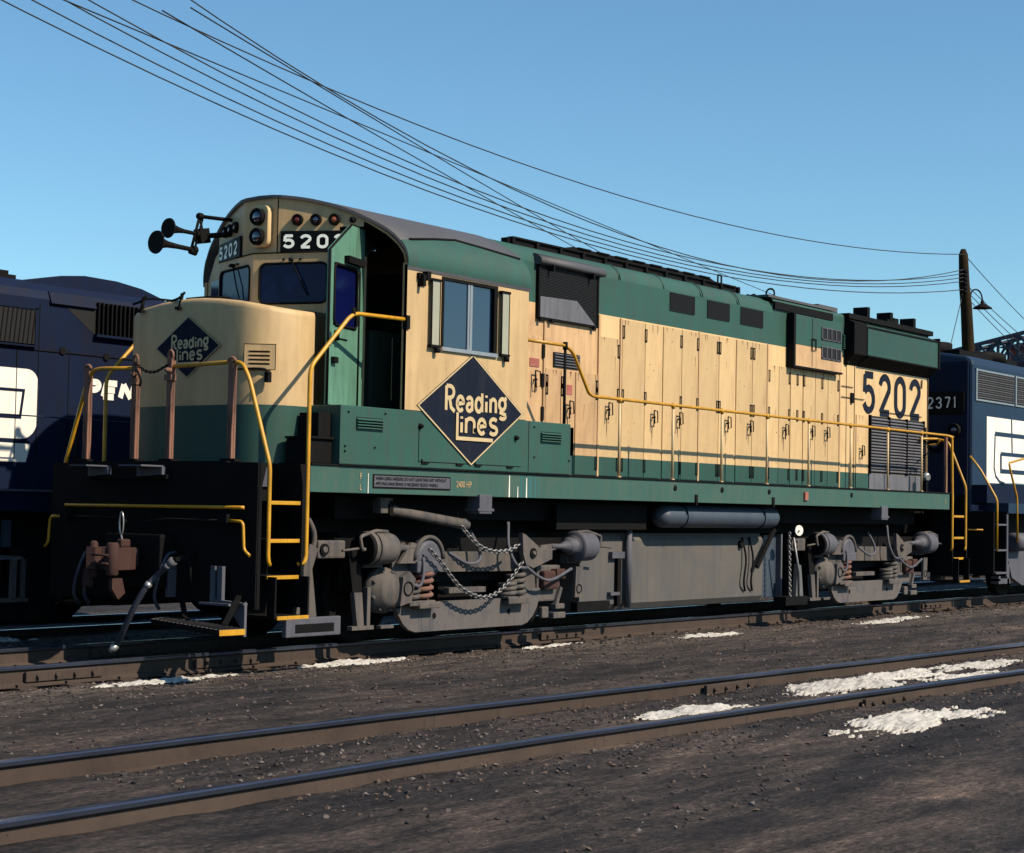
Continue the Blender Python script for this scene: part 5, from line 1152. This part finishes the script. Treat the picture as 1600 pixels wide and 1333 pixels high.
# snow
M['snow'] = mat('snow', (.80, .77, .73), .7, k=.52, dirt=(.16, .13, .11), damt=1.0, streak=False, bump=1., scale=4.0)
def snow_patch(cx, cy, lx, ly, h, seed, label, a=0):
    bm = bmesh.new(); n = 84; mbx = MB().use('snow', True); g = {}
    for i in range(n + 1):
        for j in range(n + 1):
            u, v = -1 + 2 * i / n, -1 + 2 * j / n; r = math.hypot(u, v)
            nz = noise.noise(Vector((u * 2.2 + seed, v * 1.7, seed))) * .45 + noise.noise(Vector((u * 7, v * 6 + seed, 1))) * .25 + noise.noise(Vector((u * 17, v * 16 + seed, 1))) * .22 + noise.noise(Vector((u * 34, v * 30 + seed, 4))) * .12
            hh = (.72 - r * .95 + nz * 1.25); z = (h * .42 * min(1, max(0, hh)) ** .9 if hh > 0 else -.05)
            dx, dy = u * lx, v * ly; x = cx + dx * math.cos(a) - dy * math.sin(a); y = cy + dx * math.sin(a) + dy * math.cos(a)
            g[i, j] = (mbx.bm.verts.new((x, y, gz(x, y) + .008 + z + .02 * noise.noise(Vector((x * 9, y * 9, 2))) * (hh > 0))), hh)
    for i in range(n):
        for j in range(n):
            q = [g[i, j], g[i + 1, j], g[i + 1, j + 1], g[i, j + 1]]
            if max(t[1] for t in q) > 0: mbx.f([t[0] for t in q])
    bmesh.ops.delete(mbx.bm, geom=[v for v in mbx.bm.verts if not v.link_faces], context='VERTS')
    return tag(mbx.build('snow_patch'), label, 'snow patch', 'patches of old snow by the tracks', 'stuff')
bm = None
snow_patch(1.75, -1.15, .85, .16, .09, 1.3, 'small crusted snow patch below the front steps')
snow_patch(5.2, -1.15, .6, .10, .035, 4.1, 'thin pale scrap of snow by the front truck')
snow_patch(13.6, -1.55, 1.3, .16, .035, 8.2, 'thin snow streak beside the rear truck')
snow_patch(3.2, -5.95, 1.1, .42, .13, 2.7, 'big snow lump between the rails of the nearest track')
snow_patch(4.6, -5.85, .95, .28, .12, 5.9, 'yellowish snow heap against the nearest rail')
snow_patch(6.2, -5.95, 1.1, .22, .08, 6.6, 'dirty ragged snow strip between the nearest rails')
snow_patch(5.0, -6.35, .9, .16, .08, 7.7, 'white snow ridge beside the second rail')
snow_patch(2.1, -4.98, .30, .12, .11, 9.4, 'little snow drift against the outside of the nearest rail')
snow_patch(1.2, -7.5, 1.3, .35, .10, 12.1, 'broad snow patch beyond the second rail')
snow_patch(.3, -6.1, .8, .3, .07, 15.3, 'snow patch low in the foreground between the rails')
snow_patch(-.9, -1.3, .9, .14, .05, 21.3, 'thin dirty snow along the rail at the far left')
snow_patch(9.3, -5.9, 1.6, .3, .07, 23.1, 'long thin snow strip between the nearest rails at the right edge')
snow_patch(8.2, -1.5, .9, .12, .03, 27.1, 'faint snow streak beside the fuel tank')
snow_patch(.2, 3.0, .8, .35, .10, 11.0, 'bluish snow bank in the shade of the left locomotive')

# utility pole with lamp and insulators
pole = thing('utility_pole', (32.6, 5, -.4), 'leaning wooden utility pole with a goose-neck lamp, beyond the trains at the right', 'utility pole')
mb = MB().use('pole', True); pp = [(32.75, 5.0, -.4), (32.35, 5.0, 5.9), (32.2, 5, 7.0), (32.05, 5, 7.6), (31.98, 5, 8.35), (31.97, 5, 8.5)]
mb.tube(pp, .15, 12, rs=[.2, .165, .15, .14, .12, .06]); tr = mb.build('pole_shaft', pole)
mb = MB().use('black')
for k in range(6): z = 7.34 + k * .11; mb.lathe((31.98, 4.9, z), (31.74, 4.88, z), [(0, .02), (.12, .02), (.13, .045), (.18, .055), (.22, .03)], 8)
mb.box(31.86, 31.92, 4.85, 4.95, 7.3, 7.95); mb.box(32.08, 32.18, 4.96, 5.0, 8.30, 8.36); mb.build('insulator', pole)
mb = MB().use('black'); mb.tube(bez([(32.463,5,7.063),(32.46,5,7.268),(32.586,5,7.453),(32.845,5,7.525),(33.109,5,7.494),(33.243,5,7.388),(33.289,5,7.271)]), .022, 6)
la = mb.build('lamp_arm', pole)
LP = [(33.289,5,7.289),(33.337,5,7.069)]
a, b = Vector(LP[0]), Vector(LP[1]); b = Vector((a.x, a.y, b.z))
mb = MB().use('black'); mb.lathe(a, b, [(0, .03), (.04, .05), (.10, .06), (.14, .14), (.20, .24), (.23, .26), (.235, .2)], 18); mb.build('lamp_shade', la)

# overhead wires: catenary-like curves strung from the pole
def wire(p, q, sag, label):
    p, q = Vector(p), Vector(q); d = (q - p); n = 40; pts = []
    for k in range(n + 1): t = k / n; v = p + d * t; v.z -= 4 * sag * t * (1 - t); pts.append(v)
    mb = MB().use('wire'); mb.tube(pts, .011, 5, cap=False); return tag(mb.build('overhead_wire'), label, 'overhead wire', 'wires strung to the utility pole')
wire((31.8, 4.9, 8.33), (-14.20, 7.20, 13.37), 2.705, 'topmost single wire running to the head of the pole')
wire((31.8, 4.9, 7.93), (-14.20, 7.20, 19.05), 5.361, 'upper wire of the bundle, second from the top at the pole')
wire((31.8, 4.9, 7.82), (-14.20, 7.20, 15.31), 4.022, 'steep middle wire of the bundle above the long hood')
wire((31.8, 4.9, 7.72), (-14.20, 7.20, 14.82), 3.867, 'middle wire of the bundle above the long hood')
wire((31.8, 4.9, 7.62), (-14.20, 7.20, 14.11), 3.620, 'lower wire of the bundle above the long hood')
wire((31.8, 4.9, 7.40), (-14.20, 7.20, 13.38), 3.272, 'lowest wire of the bundle strung to the pole')
wire((3.90, 4.50, 7.99), (30.94, 15.25, 8.50), .05, 'left of two crossing wires behind the cab roof')
wire((4.40, 4.50, 8.15), (31.95, 15.25, 8.55), .05, 'right of two crossing wires behind the cab roof')
wire((-8.81, 2.70, 8.02), (51.30, 17.75, 8.91), .05, 'long slanting wire crossing behind the whole bundle')
# guy and service wires on the right of the pole
GW = [(42.454,6.5,6.996),(42.46,6.5,6.509),(42.464,6.5,6.205),(42.468,6.5,5.901)]
wire((32.1, 5, 8.35), GW[0], .08, 'single line dropping from the pole top to the right edge')
for k in range(3): wire((32.2, 5.02, 7.60 - k * .16), GW[1 + k], .08, ['uppermost', 'middle', 'lowest'][k] + ' of the three service lines running down behind the lamp')
wire((31.95, 5, 7.3), (30.6, 5.0, 4.8), 0, 'stay wire slanting down left of the pole')
wire((32.4, 5, 7.0), (33.0, 5, 4.8), 0, 'stay wire slanting down right of the pole')

# lattice boom and red building in the far right background
bo = thing('lattice_boom', (60, 14, 8), 'dark steel lattice boom rising to the right behind the blue locomotive', 'crane boom')
P0, P1 = Vector((60, 18.6, 8.35)), Vector((60, 6.5, 10.85)); D = P1 - P0; mb = MB().use('lattice')
for dx in (0, 1.2):
    for dz in (0, -1.35): mb.bar(P0 + Vector((dx, 0, dz * .8)), P1 + Vector((dx, 0, dz)), .15, .15)
N = 14
for k in range(N):
    a, b = P0 + D * (k / N), P0 + D * ((k + 1) / N); lo_ = Vector((0, 0, -1.2))
    for dx in (0, 1.2):
        dv = Vector((dx, 0, 0)); mb.bar(a + dv, b + dv + lo_, .09, .09); mb.bar(a + dv + lo_, b + dv, .09, .09); mb.bar(a + dv, a + dv + lo_, .10, .10)
    mb.bar(a, b + Vector((1.2, 0, 0)), .07, .07)
mb.build('boom', bo)
mb = MB().use('lattice')
for y in (18.3, 9): mb.bar((60.5, y, -.4), (60.5, y, 8.2), .3, .3); mb.bar((61.5, y, -.4), (61.5, y, 8.2), .3, .3)
mb.build('support_leg', bo)
rb = thing('red_building', (75, 20, -.4), 'dull red building partly hidden by the lattice boom at the right edge', 'building')
mb = MB().use('redwall'); mb.box(72, 90, 6, 19.4, -.4, 9.9); mb.build('wall', rb)
mb = MB().use('roof'); mb.prism([(5.6, 9.9), (19.8, 9.9), (12.6, 10.9)], 'x', 71.6, 90.4); mb.build('roof', rb)
mb = MB().use('black')
for k in range(5): mb.box(71.95, 72.0, 7 + k * 2.4, 8.4 + k * 2.4, 5.5, 7.3)
mb.build('window', rb)
for o in bpy.data.objects:
    if '_w' in o: del o['_w']
